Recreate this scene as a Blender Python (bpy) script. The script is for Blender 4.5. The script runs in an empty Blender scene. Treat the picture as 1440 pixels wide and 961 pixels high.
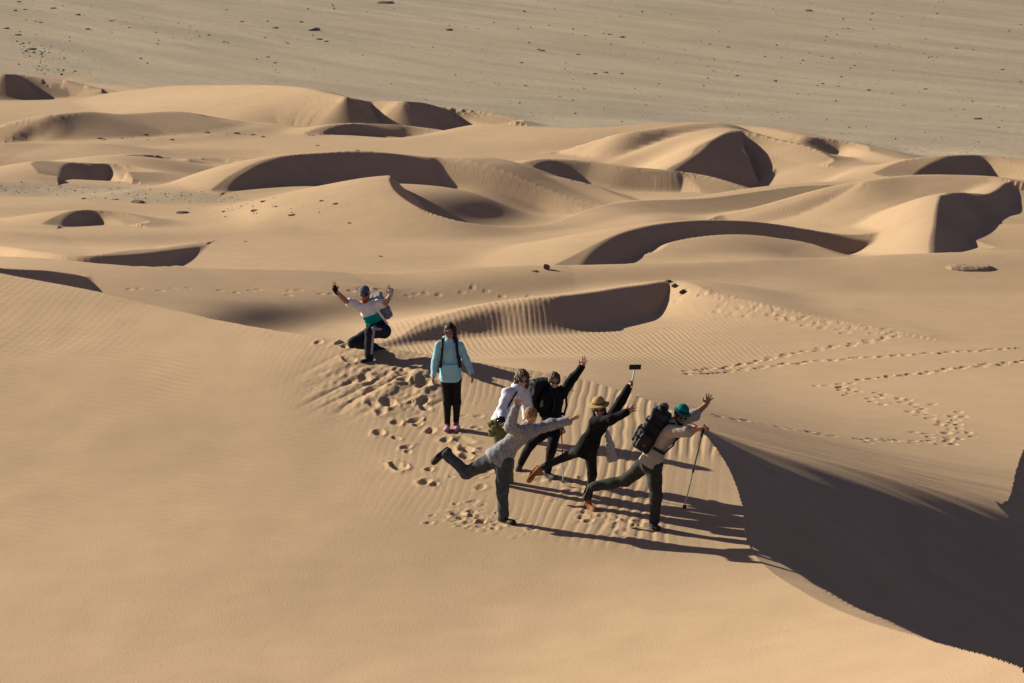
import bpy, bmesh, math, random
import numpy as np
from mathutils import Vector, Matrix

SC = bpy.context.scene
COL = SC.collection
R = math.radians

# ------------------------------------------------------------------ camera, sky, sun, exposure
F_PX, CAM_H, PITCH = 4320.0, 22.0, R(10.24)
cam_d = bpy.data.cameras.new('camera')
cam_d.sensor_width = 36.0
cam_d.lens = 36.0 * F_PX / 1440.0
cam_d.clip_start, cam_d.clip_end = 1.0, 20000.0
cam = bpy.data.objects.new('camera', cam_d)
COL.objects.link(cam)
cam.location = (0, 0, CAM_H)
cam.rotation_euler = (math.pi / 2 - PITCH, 0, 0)
SC.camera = cam

SUN_EL, SUN_AZ = R(22.5), R(29.0)          # sun low, from the left and a little behind the scene
SUN = Vector((-math.cos(SUN_EL) * math.cos(SUN_AZ), math.cos(SUN_EL) * math.sin(SUN_AZ), math.sin(SUN_EL)))
world = bpy.data.worlds.new('World')
SC.world = world
world.use_nodes = True
wn = world.node_tree.nodes
sky = wn.new('ShaderNodeTexSky')
sky.sky_type = 'NISHITA'
sky.sun_disc = False
sky.sun_elevation = SUN_EL
sky.sun_rotation = math.atan2(SUN.x, SUN.y)
sky.altitude = 600
sky.dust_density = 1.0
sky.air_density = .7
sky.ozone_density = 2.0
sky_tint = wn.new('ShaderNodeMix')                     # even warm tint on the sky colour, set to turn the shadows browner
sky_tint.data_type, sky_tint.blend_type = 'RGBA', 'MULTIPLY'
sky_tint.inputs[0].default_value = 1.0
sky_tint.inputs[7].default_value = (1.26, .91, .90, 1)
world.node_tree.links.new(sky.outputs[0], sky_tint.inputs[6])
world.node_tree.links.new(sky_tint.outputs[2], wn['Background'].inputs[0])
wn['Background'].inputs[1].default_value = 0.05

sun_d = bpy.data.lights.new('sun', 'SUN')
sun_d.energy = 5.0
sun_d.angle = R(0.5)
sun_d.color = (1.0, 0.95, 0.76)
sun_o = bpy.data.objects.new('sun', sun_d)
COL.objects.link(sun_o)
sun_o.location = SUN * 300
sun_o.rotation_euler = (-SUN).to_track_quat('-Z', 'Y').to_euler()

SC.view_settings.view_transform = 'Standard'
SC.view_settings.look = 'None'
SC.view_settings.gamma = 1.0
SC.view_settings.exposure = 0.66

# ------------------------------------------------------------------ helpers
CP, SP = math.cos(PITCH), math.sin(PITCH)

def ray(px, py):
    """direction through a photograph pixel, scaled to 1 m of ground distance"""
    u, v = (px - 720.0) / F_PX, (480.5 - py) / F_PX
    dy = CP + v * SP
    return u / dy, (-SP + v * CP) / dy

def at(px, py, d):
    x, z = ray(px, py)
    return Vector((x * d, d, CAM_H + z * d))

def tag(o, label=None, cat=None, group=None, kind=None):
    if label: o['label'] = label
    if cat: o['category'] = cat
    if group: o['group'] = group
    if kind: o['kind'] = kind
    return o

def mesh_np(name, co, faces, mat=None, parent=None, smooth=True):
    """mesh object from numpy arrays; faces (n,3) or (n,4)"""
    me = bpy.data.meshes.new(name)
    co = np.asarray(co, np.float32); faces = np.asarray(faces, np.int32)
    n, k = faces.shape
    me.vertices.add(len(co)); me.vertices.foreach_set('co', co.ravel())
    me.loops.add(n * k); me.loops.foreach_set('vertex_index', faces.ravel())
    me.polygons.add(n)
    me.polygons.foreach_set('loop_start', np.arange(0, n * k, k, dtype=np.int32))
    me.polygons.foreach_set('loop_total', np.full(n, k, np.int32))
    me.polygons.foreach_set('use_smooth', np.full(n, smooth, bool))
    me.update(calc_edges=True)
    me.validate()
    o = bpy.data.objects.new(name, me)
    COL.objects.link(o)
    if mat: me.materials.append(mat)
    if parent: o.parent = parent
    return o

RNG = np.random.default_rng(7)
_LAT = RNG.random((512, 512)).astype(np.float32)

def vnoise(x, y):
    """smooth value noise in 0..1"""
    xi, yi = np.floor(x).astype(np.int64), np.floor(y).astype(np.int64)
    fx, fy = (x - xi).astype(np.float32), (y - yi).astype(np.float32)
    fx = fx * fx * fx * (fx * (fx * 6 - 15) + 10); fy = fy * fy * fy * (fy * (fy * 6 - 15) + 10)
    x0, y0 = xi & 511, yi & 511
    x1, y1 = (xi + 1) & 511, (yi + 1) & 511
    a = _LAT[y0, x0]; b = _LAT[y0, x1]; c = _LAT[y1, x0]; d = _LAT[y1, x1]
    return (a + (b - a) * fx) * (1 - fy) + (c + (d - c) * fx) * fy

def fbm(x, y, o=3):
    s = 0; a = .5; t = 0
    for i in range(o):
        s = s + a * vnoise(x * 2 ** i + 17.3 * i, y * 2 ** i + 5.1 * i); t += a; a *= .5
    return s / t

def smax(a, b, k):
    return np.maximum(a, b) + np.maximum(k - np.abs(a - b), 0) ** 2 / (4 * k)

def smin(a, b, k):
    return -smax(-a, -b, k)

def sstep(a, b, x):
    t = np.clip((x - a) / (b - a), 0, 1)
    return t * t * (3 - 2 * t)

def resample(P, step):
    """Catmull-Rom through the rows of P, then about one sample each step metres (x, y)"""
    P = np.asarray(P, float)
    Q = np.vstack([2 * P[0] - P[1], P, 2 * P[-1] - P[-2]])
    out = []
    for i in range(len(P) - 1):
        a, b, c, d = Q[i:i + 4]
        n = max(2, int(np.hypot(*(c - b)[:2]) / step) + 1)
        for t in np.arange(n) / n:
            v = .5 * (2 * b + (c - a) * t + (2 * a - 5 * b + 4 * c - d) * t * t + (3 * b - a - 3 * c + d) * t ** 3)
            out.append(v)
    out.append(P[-1])
    return np.array(out)
# ------------------------------------------------------------------ terrain
# one sheet of sand on a fan of rays about the viewpoint, finest where the people stand
cols = np.concatenate([np.linspace(-3200, -420, 36, endpoint=False), np.linspace(-420, -10, 70, endpoint=False),
                       np.linspace(-10, 1450, 940), np.linspace(1452, 1860, 46), np.linspace(1880, 3400, 20)])
AX = (cols - 720.0) / F_PX / 0.984
def _rows():
    r = [22.0]
    while r[-1] < 3500:
        t = r[-1]
        if t < 25: s = .09
        elif t < 36: s = .085
        elif t < 50: s = .052
        elif t < 62: s = .10
        elif t < 80: s = .14
        elif t < 130: s = .20
        elif t < 150: s = .25
        elif t < 215: s = .40
        elif t < 400: s = 1.5
        else: s = t * .03
        r.append(t + s)
    return np.array(r)
T = _rows()
NC, NR = len(AX), len(T)
GX = (AX[None, :] * T[:, None]).astype(np.float64)
GY = np.repeat(T[:, None], NC, 1)

def fbase(x, y):
    """the ground under the dunes: an apron behind the ridge falling into the dune valley, then the flat plain"""
    xe = smax(x, 1.6 + 0 * x, 2.0)
    f1 = 12.44 - .26 * (xe - 2.9) - .16 * (np.maximum(y, 45) - 44.8)
    lee = 12.44 - .50 * (x - 2.9) + .22 * (y - 44.8)      # the lee face right of the people, a plane of sliding sand
    f1 = smin(f1, lee + .2 * np.maximum(y - 56, 0), .5)
    yy = np.minimum(y, 235) - np.clip(y - 200, 0, 35) ** 2 / 140.0
    f2 = 11.35 - .05 * np.minimum(y, 200) - .05 * np.where(y > 200, (np.clip(y - 200, 0, 60) - np.clip(y - 200, 0, 60) ** 2 / 120), 0)
    return smax(f1, np.where(y < 52, f2 - (52 - y) * .5, f2), 1.2)

_TS = np.arange(30, 420, .05)
def on_base(px, py, h):
    x, z = ray(px, py)
    g = CAM_H + z * _TS - fbase(x * _TS, _TS) - h
    i = np.argmax(g < 0)
    t = _TS[i]
    return x * t, t, h

def settle(pts):
    """lower a brink's heights where it would climb steeper along its length than sand lies"""
    def run(q):
        for a, b in zip(q[:-1], q[1:]):
            lim = min(.3, .8 * min(a[3], b[3]))
            pa = np.array(on_base(a[0], a[1], a[2]))
            if b[2] <= a[2]: continue
            lo, hi = a[2], b[2]
            def ok(h):
                p = np.array(on_base(b[0], b[1], h))
                return h - a[2] <= lim * np.hypot(p[0] - pa[0], p[1] - pa[1])
            if ok(hi): continue
            for _ in range(12):
                mid = (lo + hi) / 2
                if ok(mid): lo = mid
                else: hi = mid
            b[2] = lo
        return q
    pts = run(pts)
    return run(pts[::-1])[::-1]

H = np.zeros_like(GX)

SNAP = np.zeros(GX.shape, bool)
def survey(pts, flip=False, tan=.67, mode='h', step=None, **_):
    """the brink as closely spaced samples (x, y, height above the base, slip tangent)"""
    P = []
    if mode == 'h':
        pts = settle([list(p) + ([tan] if len(p) < 4 else []) for p in pts])
    for p in pts:
        tn = p[3] if len(p) > 3 else tan
        if mode == 'h':
            x, y, h = on_base(p[0], p[1], p[2])
        else:
            v = at(p[0], p[1], p[2]); x, y = v.x, v.y; h = v.z - float(base(np.array([v.x]), np.array([v.y]))[0])
            tn = p[4] if len(p) > 4 else tan
        P.append((x, y, h, tn))
    if flip: P = P[::-1]
    P = np.array(P)
    ln = np.hypot(np.diff(P[:, 0]), np.diff(P[:, 1])).sum()
    S = resample(P, step or max(.18, ln / 150))
    S[:, 3] = np.maximum(S[:, 3], .05)
    return S

def snap(S):
    """move the nearest row of the sheet onto a brink, so that the crest is an edge of the mesh"""
    xs = S[:, 0] / S[:, 1]
    for (xa, xb, ya, yb) in zip(xs[:-1], xs[1:], S[:-1, 1], S[1:, 1]):
        j0, j1 = np.searchsorted(AX, [min(xa, xb), max(xa, xb)])
        if abs(xb - xa) < 1e-9: continue
        j1_ = max(j1, j0 + 1)
        r = int(np.clip(np.searchsorted(T, ya), 1, NR - 1))
        if abs(yb - ya) / (j1_ - j0) > 1.15 * (T[r] - T[r - 1]):      # the brink runs along the rays: move columns instead
            i0, i1 = np.searchsorted(T, [min(ya, yb), max(ya, yb)])
            i = np.arange(i0, i1)
            x_ = xa + (xb - xa) * (T[i] - ya) / (yb - ya)
            jj = np.clip(np.searchsorted(AX, x_), 1, NC - 1)
            jj = np.where(x_ - AX[jj - 1] < AX[jj] - x_, jj - 1, jj)
            GX[i, jj] = x_ * T[i]; GY[i, jj] = T[i]; SNAP[i, jj] = True
            continue
        if j1 <= j0: continue
        j = np.arange(j0, j1)
        t = ya + (yb - ya) * (AX[j] - xa) / (xb - xa)
        i = np.clip(np.searchsorted(T, t), 1, NR - 1)
        i = np.where(t - T[i - 1] < T[i] - t, i - 1, i)
        GY[i, j] = t; GX[i, j] = AX[j] * t; SNAP[i, j] = True

def dune(S, L=8.0, k=.10, streak=.022, wmul=1.0, rr=.05, prof=2.0, **_):
    """a dune raised on its surveyed brink"""
    global H
    hm = max(S[:, 2].max(), .2)
    pad = max(L * 1.3, hm / S[:, 3].min() * 1.1 if hm / S[:, 3].min() < 25 else 25)
    x0, x1 = S[:, 0].min() - pad, S[:, 0].max() + pad
    y0, y1 = S[:, 1].min() - pad, S[:, 1].max() + pad
    r0, r1 = np.searchsorted(T, [y0, y1])
    m = (GX[r0:r1] > x0) & (GX[r0:r1] < x1)
    xs = GX[r0:r1][m].astype(np.float32); ys = GY[r0:r1][m].astype(np.float32)
    tx = np.gradient(S[:, 0]); ty = np.gradient(S[:, 1])
    arc = np.concatenate([[0], np.cumsum(np.hypot(np.diff(S[:, 0]), np.diff(S[:, 1])))])
    sl = np.hypot(tx, ty); ux, uy = tx / sl, ty / sl
    gh = np.gradient(S[:, 2]) / sl
    best = np.full(xs.shape, -1e9, np.float32); wind = np.full(xs.shape, -1e9, np.float32)
    dn = np.full(xs.shape, 1e9, np.float32); hn = np.zeros(xs.shape, np.float32); tn_ = np.zeros(xs.shape, np.float32); side = np.zeros(xs.shape, np.float32); s_at = np.zeros(xs.shape, np.float32)
    for i in range(len(S)):
        dx = xs - np.float32(S[i, 0]); dy = ys - np.float32(S[i, 1])
        al = np.clip(dx * np.float32(ux[i]) + dy * np.float32(uy[i]), -np.float32(sl[i] * .55), np.float32(sl[i] * .55))   # nearest point of the segment about this sample
        d = np.sqrt((dx - al * np.float32(ux[i])) ** 2 + (dy - al * np.float32(uy[i])) ** 2)
        hl = np.float32(S[i, 2]) + np.float32(gh[i]) * al
        c = hl - np.float32(S[i, 3]) * d
        u = c > best
        best[u] = c[u]; s_at[u] = arc[i]
        Li = np.float32(L * min(1, .12 + .88 * max(S[i, 2], 0) / hm))
        g = d / Li
        gg = np.clip(g, 0, 1)
        w = np.float32(S[i, 2] * wmul) * ((1 - gg * gg * (3 - 2 * gg)) if prof == 2.0 else (1 - gg) ** 2 * (1 + .5 * gg)) + np.float32(S[i, 2] * (1 - wmul)) * np.clip(1 - 6 * gg, 0, 1) - .12 * np.maximum(g - .93, 0) * Li
        np.maximum(wind, w, out=wind)
        u = d < dn
        dn[u] = d[u]; tn_[u] = S[i, 3]; hn[u] = hl[u]
        side[u] = (dx * ty[i] - dy * tx[i])[u]
    wind = np.minimum(wind, hn + .22 * dn) - np.float32(.03) * dn
    best = np.minimum(best, hn + .02 * dn)
    slip = side > 0
    st = (vnoise(s_at / .33, dn * .25) - .5) * .65 + (vnoise(s_at / .9 + 9, dn * .12 + 4) - .5)
    st = st * (.25 + 1.5 * sstep(.42, .7, vnoise(s_at / 3.1 + 31, dn * .05)))
    amp = streak * np.clip(best_h(S) * 1.2, .2, 1) * sstep(0.05, 1.1, dn) * np.clip((tn_ - .35) / .3, 0, 1)
    rr = np.float32(rr)                                   # the brink itself is barely rounded
    h = smin(np.where(slip, best + st * amp, hn + .6 * dn), np.where(slip, hn + .05 * dn, wind), rr)
    # past the horns the sand runs out as a low cone
    for e, sg in ((0, -1.0), (len(S) - 1, 1.0)):
        dx = xs - S[e, 0]; dy = ys - S[e, 1]
        al = (dx * ux[e] + dy * uy[e]) * sg
        la = dx * uy[e] - dy * ux[e]
        u = (al > 0) & (np.hypot(dx, dy) <= dn + 1e-4)
        wt = np.clip(.5 + .5 * la / np.maximum(dn, 1e-3), 0, 1)
        lim = hn + dn * (.22 - .2 * al / np.maximum(dn, 1e-3))
        h[u] = (wt * np.minimum(best, hn + .05 * dn) + (1 - wt) * np.minimum(wind, lim))[u]
    Hs = H[r0:r1][m]
    blk = H[r0:r1]
    blk[m] = smax(Hs, h, k)
    H[r0:r1] = blk

def best_h(S):
    return float(S[:, 2].max())

def mound(px, py, h, rx, ry, rot=0.0, hb=0.0):
    global H
    x, y, _ = on_base(px, py, hb)
    c, s = math.cos(rot), math.sin(rot)
    dx = GX - x; dy = GY - y
    u = (dx * c + dy * s) / rx; v = (-dx * s + dy * c) / ry
    H = H + h * np.exp(-(u * u + v * v))

G = .67
DUNES = [
 # far left dune
 dict(pts=[(-120,98,1.6),(-40,101,1.7),(5,103,1.7),(18,103,1.6),(27,103,1.5,.33),(50,106,1.2,.25),(80,113,.9,.2),(115,123,.5,.2),(145,131,.2,.2),(175,132,0,.3)], L=10),
 # far crest against the plain
 dict(mode='x', pts=[(150,132,217,.1,.15),(230,123,208,.9,.16),(300,121,201,1.4,.17),(370,120,194,1.8,.18),(420,124,188,1.9,.25),(450,129,184.5,1.9,.4),(480,135,182,1.9,.6),(492,139,181.5,1.9),(516,142,184,1.8),(545,143,183.5,1.8),(570,143.5,182.5,1.8),(600,147,184,1.6),(630,157,185.5,1.1),(655,168,185,.6),(692,181,183,0)], L=10),
 dict(mode='x', pts=[(446,192,171,0),(470,180,173,.4),(505,175,174.5,.7),(550,177,175,.75),(580,182,175,.55),(610,189,174.3,.25),(628,196,173,0)], L=6),
 dict(mode='x', pts=[(0,206,163.6,.05),(40,180,165.1,.7),(70,167,165.8,1.1,.6),(90,162,166.5,1.2,.45),(125,159,168,1.2,.3),(160,162,170,1,.25),(200,161,172,.9,.2),(255,159,175,.7,.2),(300,168,176,.3,.15),(360,176,176,0,.15)], L=8),
 dict(pts=[(-80,207,.6,.12),(60,203,.7,.12),(150,200,.8,.12),(250,203,.6,.12),(350,212,.2,.12)], L=4),
 dict(mode='x', pts=[(84,252,137.5,0),(86,242,139.5,.4),(92,234.5,141.5,.9),(105,232,142.5,1.25),(130,233,143,1.35),(150,235,143.5,1.35),(160,243,143,.9),(170,258,141,0)], L=8),
 dict(mode='x', pts=[(150,238,146.5,0),(162,228,147.5,.3),(180,222,148.5,.5),(207,221,149,.5),(220,227,149,.2),(235,231,149,0)], L=5),
 dict(mode='x', pts=[(238,229,150,0),(265,229,151,.2),(290,224,152,.4),(315,226,152,.3),(345,232,151,0)], L=4),
 # the big bowl in the middle
 dict(mode='x', pts=[(318,275,128.5,.05),(330,258,130,.3),(348,245,131.5,.6),(370,233,133.5,.9),(410,222,136,1.2),(480,217,138,1.4),(550,217,139,1.5),(600,222,139.3,1.5),(618,225,139.3,1.5),(650,230,138.8,1.4),(700,243,137.8,1.2),(760,265,136.6,.8),(800,281,135.5,.4),(832,293,134.5,0)], L=9),
 # the lit swell in front of it, from its nose to the right
 dict(mode='x', flip=True, streak=.0, pts=[(547,251,129,.3),(548,248.4,125,.9),(549,247,121.5,1.4),(549,256,119.3,1.3),(556,268,117.3,1.2),(576,284,115.1,1.0),(605,299,113.5,.8),(650,312,112.5,.5),(700,318,113,.35),(760,316.5,114.5,.3),(800,303,117.5,.4),(850,286,120.5,.5),(900,279.5,122,.5),(990,276.5,124,.5),(1062,269,127,.5),(1120,262,130,.4),(1180,258,132,.2)], L=8, prof=1.0),
 dict(mode='x', pts=[(86,319,114,0),(92,306,115.5,.3),(108,297,117,.5),(127,295,117.6,.5),(150,303,117.3,.4),(180,316,116,0)], L=5),
 dict(pts=[(-80,335,.5),(0,347,.6),(45,353,.7),(100,358,.75),(150,359,.7),(200,356,.55),(245,350,.35),(290,344,0)], L=13),
 # long low swell in front of the bowls: its far side falls away
 dict(pts=[(-140,350,1,.3),(0,361,1,.3),(60,365,1,.3),(130,375,.8,.3),(200,381,.7,.3),(240,383,.55,.3),(400,386,.4,.25),(600,384,.35,.25),(760,379,.4,.3),(820,378,.4,.3),(1000,372,.5,.3),(1190,365,.5,.3),(1440,358,.6,.3),(1640,350,.7,.3)], L=16, flip=True, streak=0),
 dict(mode='x', pts=[(-120,366,80.5,1.1),(0,379,82.5,1.0),(60,383,84,.95),(100,388,86.3,.75),(135,396,89.5,.5),(165,402,91.3,.35,.5),(215,405,91.8,.3,.3),(280,407,92.4,.1,.25)], L=5, streak=.02),
 dict(pts=[(200,404,.05,.15),(260,405,.25,.14),(340,405,.3,.13),(430,405,.3,.13),(520,408,.2,.13),(600,413,0,.2)], L=5, streak=0),
 # ridge behind the people
 dict(mode='x', pts=[(525,486,81,0),(600,460,83.6,.3),(650,444,84.5,.5),(700,429,85.1,.7),(750,419,85.3,.8),(785,413.5,85.7,.85),(800,411.5,86.6,.9),(860,403,88.8,.9),(900,398,90,.85),(940,393,91,.8),(965,402,90,.6,.5),(1000,413,88.5,.5,.35),(1080,431,86.5,.3,.25),(1150,447,85,.15,.2),(1265,471,82.5,0,.2)], L=7, k=.22, streak=.004),
 # right
 dict(mode='x', pts=[(660,178,172,.3,.1),(790,182,167,.5,.1),(880,180,166,.8,.12),(980,174,166,1.2,.2),(1060,179,164,1.2,.2),(1120,189,160,1.1,.35),(1137,192,159.3,1.1,.67),(1165,198,159.3,1.0,.67),(1195,206,158.5,.7,.6),(1225,214,155,.4,.3),(1260,222,152,.2,.2),(1310,226,150,.1,.2)], L=9, streak=.01),
 dict(mode='x', pts=[(785,217,156.5,0),(830,203,155.8,.6,.6),(880,188,155.3,1.1,.5),(940,179,156,1.3,.35),(985,178,156,1.3,.3),(1020,180,156,1.0,.2)], L=6),
 dict(mode='x', pts=[(943,244,143.5,1.0),(962,230,145.5,1.4),(985,213,148,1.9),(1000,197,150,2.3),(1016,187.5,152,2.5),(1032,185,153.5,2.4),(1042,187,154,2.2),(1054,196,153.5,1.6,.5),(1075,212,152,.8,.3),(1105,224,150.2,.3,.3),(1140,233,148.6,.02,.3)], L=7, streak=.0),
 dict(mode='x', pts=[(722,249,139.5,0),(745,237,141,.4),(765,228,142.3,.8),(785,226,143,.9),(830,227,143.2,1.05),(880,233,142.6,1.15),(940,239,142.2,1.0),(965,248,141.8,.6),(992,276,139.5,0)], L=7),
 dict(mode='x', pts=[(690,250,138.5,.2,.4),(735,248,139,.5,.4),(770,246,139.2,.6,.4),(800,250,139,.6,.4),(850,263,138.2,.4,.4),(905,282,136,0,.4)], L=6, flip=True, streak=0),
 dict(mode='x', pts=[(1278,252,139,0),(1300,234,141,.6),(1330,221,142.5,1.1),(1360,219,143.5,1.2),(1385,222,143.8,1.15),(1420,231,142.8,.9),(1470,242,141,.4)], L=8),
 dict(mode='x', pts=[(1030,312,118.5,0,.5),(1100,290,119,.6,.5),(1150,276,119.3,.9,.5),(1200,262,119.8,1.2,.4),(1225,256,120,1.3,.3),(1290,250,121,1.4,.2),(1380,251,121,1.4,.2),(1405,254,120.5,1.4,.3)], L=8),
 dict(mode='x', pts=[(1314,366,102,0),(1314,330,106,.6),(1318,293,111.5,.9),(1330,279,114.5,1.1),(1350,275,116,1.2),(1385,277,116.5,1.2),(1403,270,118,1.3),(1418,259,120,1.4),(1432,262,120.5,1.3),(1480,285,118,.6),(1530,305,116,0)], L=5.5),
 dict(mode='x', pts=[(812,381,98,0),(830,356,100.3,.5),(860,335,102.5,.7),(900,322,104.5,.8),(950,315,106.3,.8),(1030,313,108.3,.8),(1090,317,109.3,.8),(1150,327,109.8,.75),(1200,338,110,.65),(1260,347,110.2,.45),(1295,352,109.8,.3),(1350,362,107,0)], L=8),
 dict(mode='x', pts=[(915,356,102.5,0,.3),(950,341,104,.3,.3),(1030,332,105.8,.4,.3),(1090,336,106.5,.4,.3),(1150,348,106.5,.3,.3),(1210,366,105,0,.3)], L=5, flip=True, streak=0),
]
# the ground under the dunes rises and sinks a little so that each crest lies where it was surveyed
SURV = []
for d in DUNES:
    if d.get('mode') == 'x':
        q = []
        for p in d['pts']:
            v = at(*p[:3]); q.append((v.x, v.y, v.z - p[3]))
        SURV.append(resample(np.array(q), 1.0))
SURV.append(np.array([tuple(at(*c)) for c in [(95,262,138),(130,263,138),(165,262,138),(110,268,135),(150,268,135),(985,275,143.5),(1010,276,143.5),(1035,276,144),(1052,268,146),(1010,266,146.5),(1030,262,148)]]))
_fx, _fy = np.meshgrid([-1.5, -.6, .3], np.arange(117, 126, 1.5))
SURV.append(np.stack([_fx.ravel(), _fy.ravel(), fbase(_fx, _fy).ravel() - .95], 1))
SURV = np.vstack(SURV)
SURV_D = SURV[:, 2] - fbase(SURV[:, 0], SURV[:, 1])
def base(x, y):
    x = np.asarray(x, float); y = np.asarray(y, float)
    m = (y > 72) & (y < 230)
    xm, ym = x[m].astype(np.float32), y[m].astype(np.float32)
    o = np.argsort(ym, kind='stable'); xs_, ys_ = xm[o], ym[o]
    n2 = np.zeros_like(xs_); d2 = np.full(xs_.shape, .08, np.float32)
    for (px, py, _), dz in zip(SURV, SURV_D):
        i0, i1 = np.searchsorted(ys_, [py - 11, py + 11])
        w = np.exp(-((xs_[i0:i1] - np.float32(px)) ** 2 + (ys_[i0:i1] - np.float32(py)) ** 2) / np.float32(9.0))
        n2[i0:i1] += w * np.float32(dz); d2[i0:i1] += w
    r = np.empty_like(n2); r[o] = n2 / d2
    out = np.zeros(x.shape)
    out[m] = r
    return fbase(x, y) + out
_goal = SURV_D.copy()
for _ in range(6):
    SURV_D = SURV_D + .8 * (_goal - (base(SURV[:, 0], SURV[:, 1]) - fbase(SURV[:, 0], SURV[:, 1])))
    SURV_D = np.clip(SURV_D, -2.6, 2.6)
BR = [survey(**d) for d in DUNES]
for S in BR: snap(S)
H = np.zeros_like(GX)
for d, S in zip(DUNES, BR): dune(S, **d)

# ---- the ridge the people stand on
CREST = [(1620,1010,22.6),(1510,972,24.6),(1440,945,26.5),(1300,899,29.8),(1262,890,30.7),(1205,868,32.2),(1160,849,33.6),(1120,827,35.4),(1085,808,36.9),(1060,786,38.3),(1045,762,39.5),(1041,716,40.9),(1022,660,42.7),(986,608,44.4),(940,575,45.7),(870,550,46.8),
         (800,535,47.5),(690,515,48.1),(560,490,48.9),(440,470,49.9),(300,450,51.6),(150,415,53.7),(0,385,55.5),(-200,345,58),(-500,300,62),(-1200,240,72)]
INNER = [(712,735,40),(920,742,39.7),(828,716,40.5),(772,672,42),(635,605,44.6),(515,508,48),(720,961,31.5),(200,961,32.6),(0,961,33),(-500,961,34),(1200,961,28.2),
         (400,750,39.5),(100,700,42.2),(200,550,47.5),(400,600,45.2),(-400,650,45),(860,850,35.6),(720,1300,24),(0,1300,25),(-600,1300,26),(1300,1300,22)]
def tps(P, Z, lam=1e-4):
    n = len(P)
    d = np.hypot(P[:, None, 0] - P[None, :, 0], P[:, None, 1] - P[None, :, 1])
    K = np.where(d > 0, d * d * np.log(np.maximum(d, 1e-9)), 0) + lam * np.eye(n)
    A = np.zeros((n + 3, n + 3)); A[:n, :n] = K
    A[:n, n] = 1; A[:n, n + 1:] = P; A[n:, :n] = A[:n, n:].T
    w = np.linalg.solve(A, np.concatenate([Z, [0, 0, 0]]))
    def f(x, y):
        r = w[n] + w[n + 1] * x + w[n + 2] * y
        for i in range(n):
            q = (x - P[i, 0]) ** 2 + (y - P[i, 1]) ** 2
            r = r + w[i] * .5 * q * np.log(np.maximum(q, 1e-12))
        return r
    return f
cw = np.array([at(*c) for c in CREST]); iw = np.array([at(*c) for c in INNER])
aw = np.vstack([cw[1:-1], iw])
WF = tps(aw[:, :2], aw[:, 2], 8.0)

rN = np.searchsorted(T, 74)
CR = resample(cw, .12)
snap(CR)
FB = base(GX, GY)
und = (fbm(GX / 13 + 3, GY / 22 + 8, 2) - .5) * sstep(56, 75, GY) * (1 - sstep(215, 240, GY))
Zf = FB + H + .35 * und

nx, ny = GX[:rN], GY[:rN]
crz = WF(CR[:, 0], CR[:, 1])
ctx, cty = np.gradient(CR[:, 0]), np.gradient(CR[:, 1])
csl = np.hypot(ctx, cty); cux, cuy = ctx / csl, cty / csl; cgz = np.gradient(crz) / csl
WZ = WF(nx, ny)
dn = np.full(nx.shape, 1e9, np.float32); side = np.zeros(nx.shape, np.float32); slipz = np.full(nx.shape, -1e9, np.float32); sarc = np.zeros(nx.shape, np.float32)
fx_, fy_ = nx.astype(np.float32), ny.astype(np.float32)
for i in range(len(CR)):
    dx = fx_ - np.float32(CR[i, 0]); dy = fy_ - np.float32(CR[i, 1])
    al = np.clip(dx * np.float32(cux[i]) + dy * np.float32(cuy[i]), -np.float32(csl[i] * .55), np.float32(csl[i] * .55))
    q = (dx - al * np.float32(cux[i])) ** 2 + (dy - al * np.float32(cuy[i])) ** 2
    u = q < dn
    dn[u] = q[u]; side[u] = (dx * cty[i] - dy * ctx[i])[u]
    r_ = np.sqrt(q)
    # below the people the sand has begun to slide: a gentle lip before the steep face
    w_ = np.float32(.50 * sstep(29, 32.5, CR[i, 1]) * (1 - sstep(37.0, 39.6, CR[i, 1])) * (CR[i, 0] > 1))
    c = np.float32(crz[i]) + np.float32(cgz[i]) * al - np.where(r_ < w_, np.float32(.24) * r_, np.float32(.24) * w_ + np.float32(.62) * (r_ - w_))
    np.maximum(slipz, c, out=slipz)
dn = np.sqrt(dn)
NEAR = (side < 0) | (dn < .035)          # the people's side of the brink (the crest list runs right to left)
far2 = smax(Zf[:rN], slipz, .25)
# a second lee face at the far right
KQ = [on_base(px, py, 0) for px, py in [(1408,715),(1418,706),(1426,682),(1432,658),(1442,632),(1465,605),(1520,580),(1620,560)]]
KQ = [(KQ[0][0] + 2.0, KQ[0][1] - 32, 0), (KQ[0][0] + .7, KQ[0][1] - 8, 0)] + KQ
KR = resample(np.array(KQ), .2)
kz = fbase(KR[:, 0], KR[:, 1]); kx, ky = np.gradient(KR[:, 0]), np.gradient(KR[:, 1])
kd = np.full(nx.shape, 1e9, np.float32); kc = np.full(nx.shape, -1e9, np.float32); ks = np.zeros(nx.shape, np.float32)
for i in range(len(KR)):
    dx = fx_ - np.float32(KR[i, 0]); dy = fy_ - np.float32(KR[i, 1]); q = dx * dx + dy * dy
    u = q < kd
    kd[u] = q[u]; ks[u] = (dx * ky[i] - dy * kx[i])[u]
    np.maximum(kc, np.float32(kz[i]) - np.float32(.6) * np.sqrt(q), out=kc)
far2 = np.where(ks > 0, np.minimum(far2, kc), far2)
far2 = far2 + np.where((nx > 2.5) & (ny < 60), .05 * (vnoise(ny / .45 + nx * .12, nx / 5) - .5) + .07 * (vnoise(ny / 1.4 + 7, nx / 7 + 3) - .5), 0) * sstep(.1, 1.2, dn)
ZN = np.where(NEAR, WZ, far2)
Z = Zf.copy()

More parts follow.
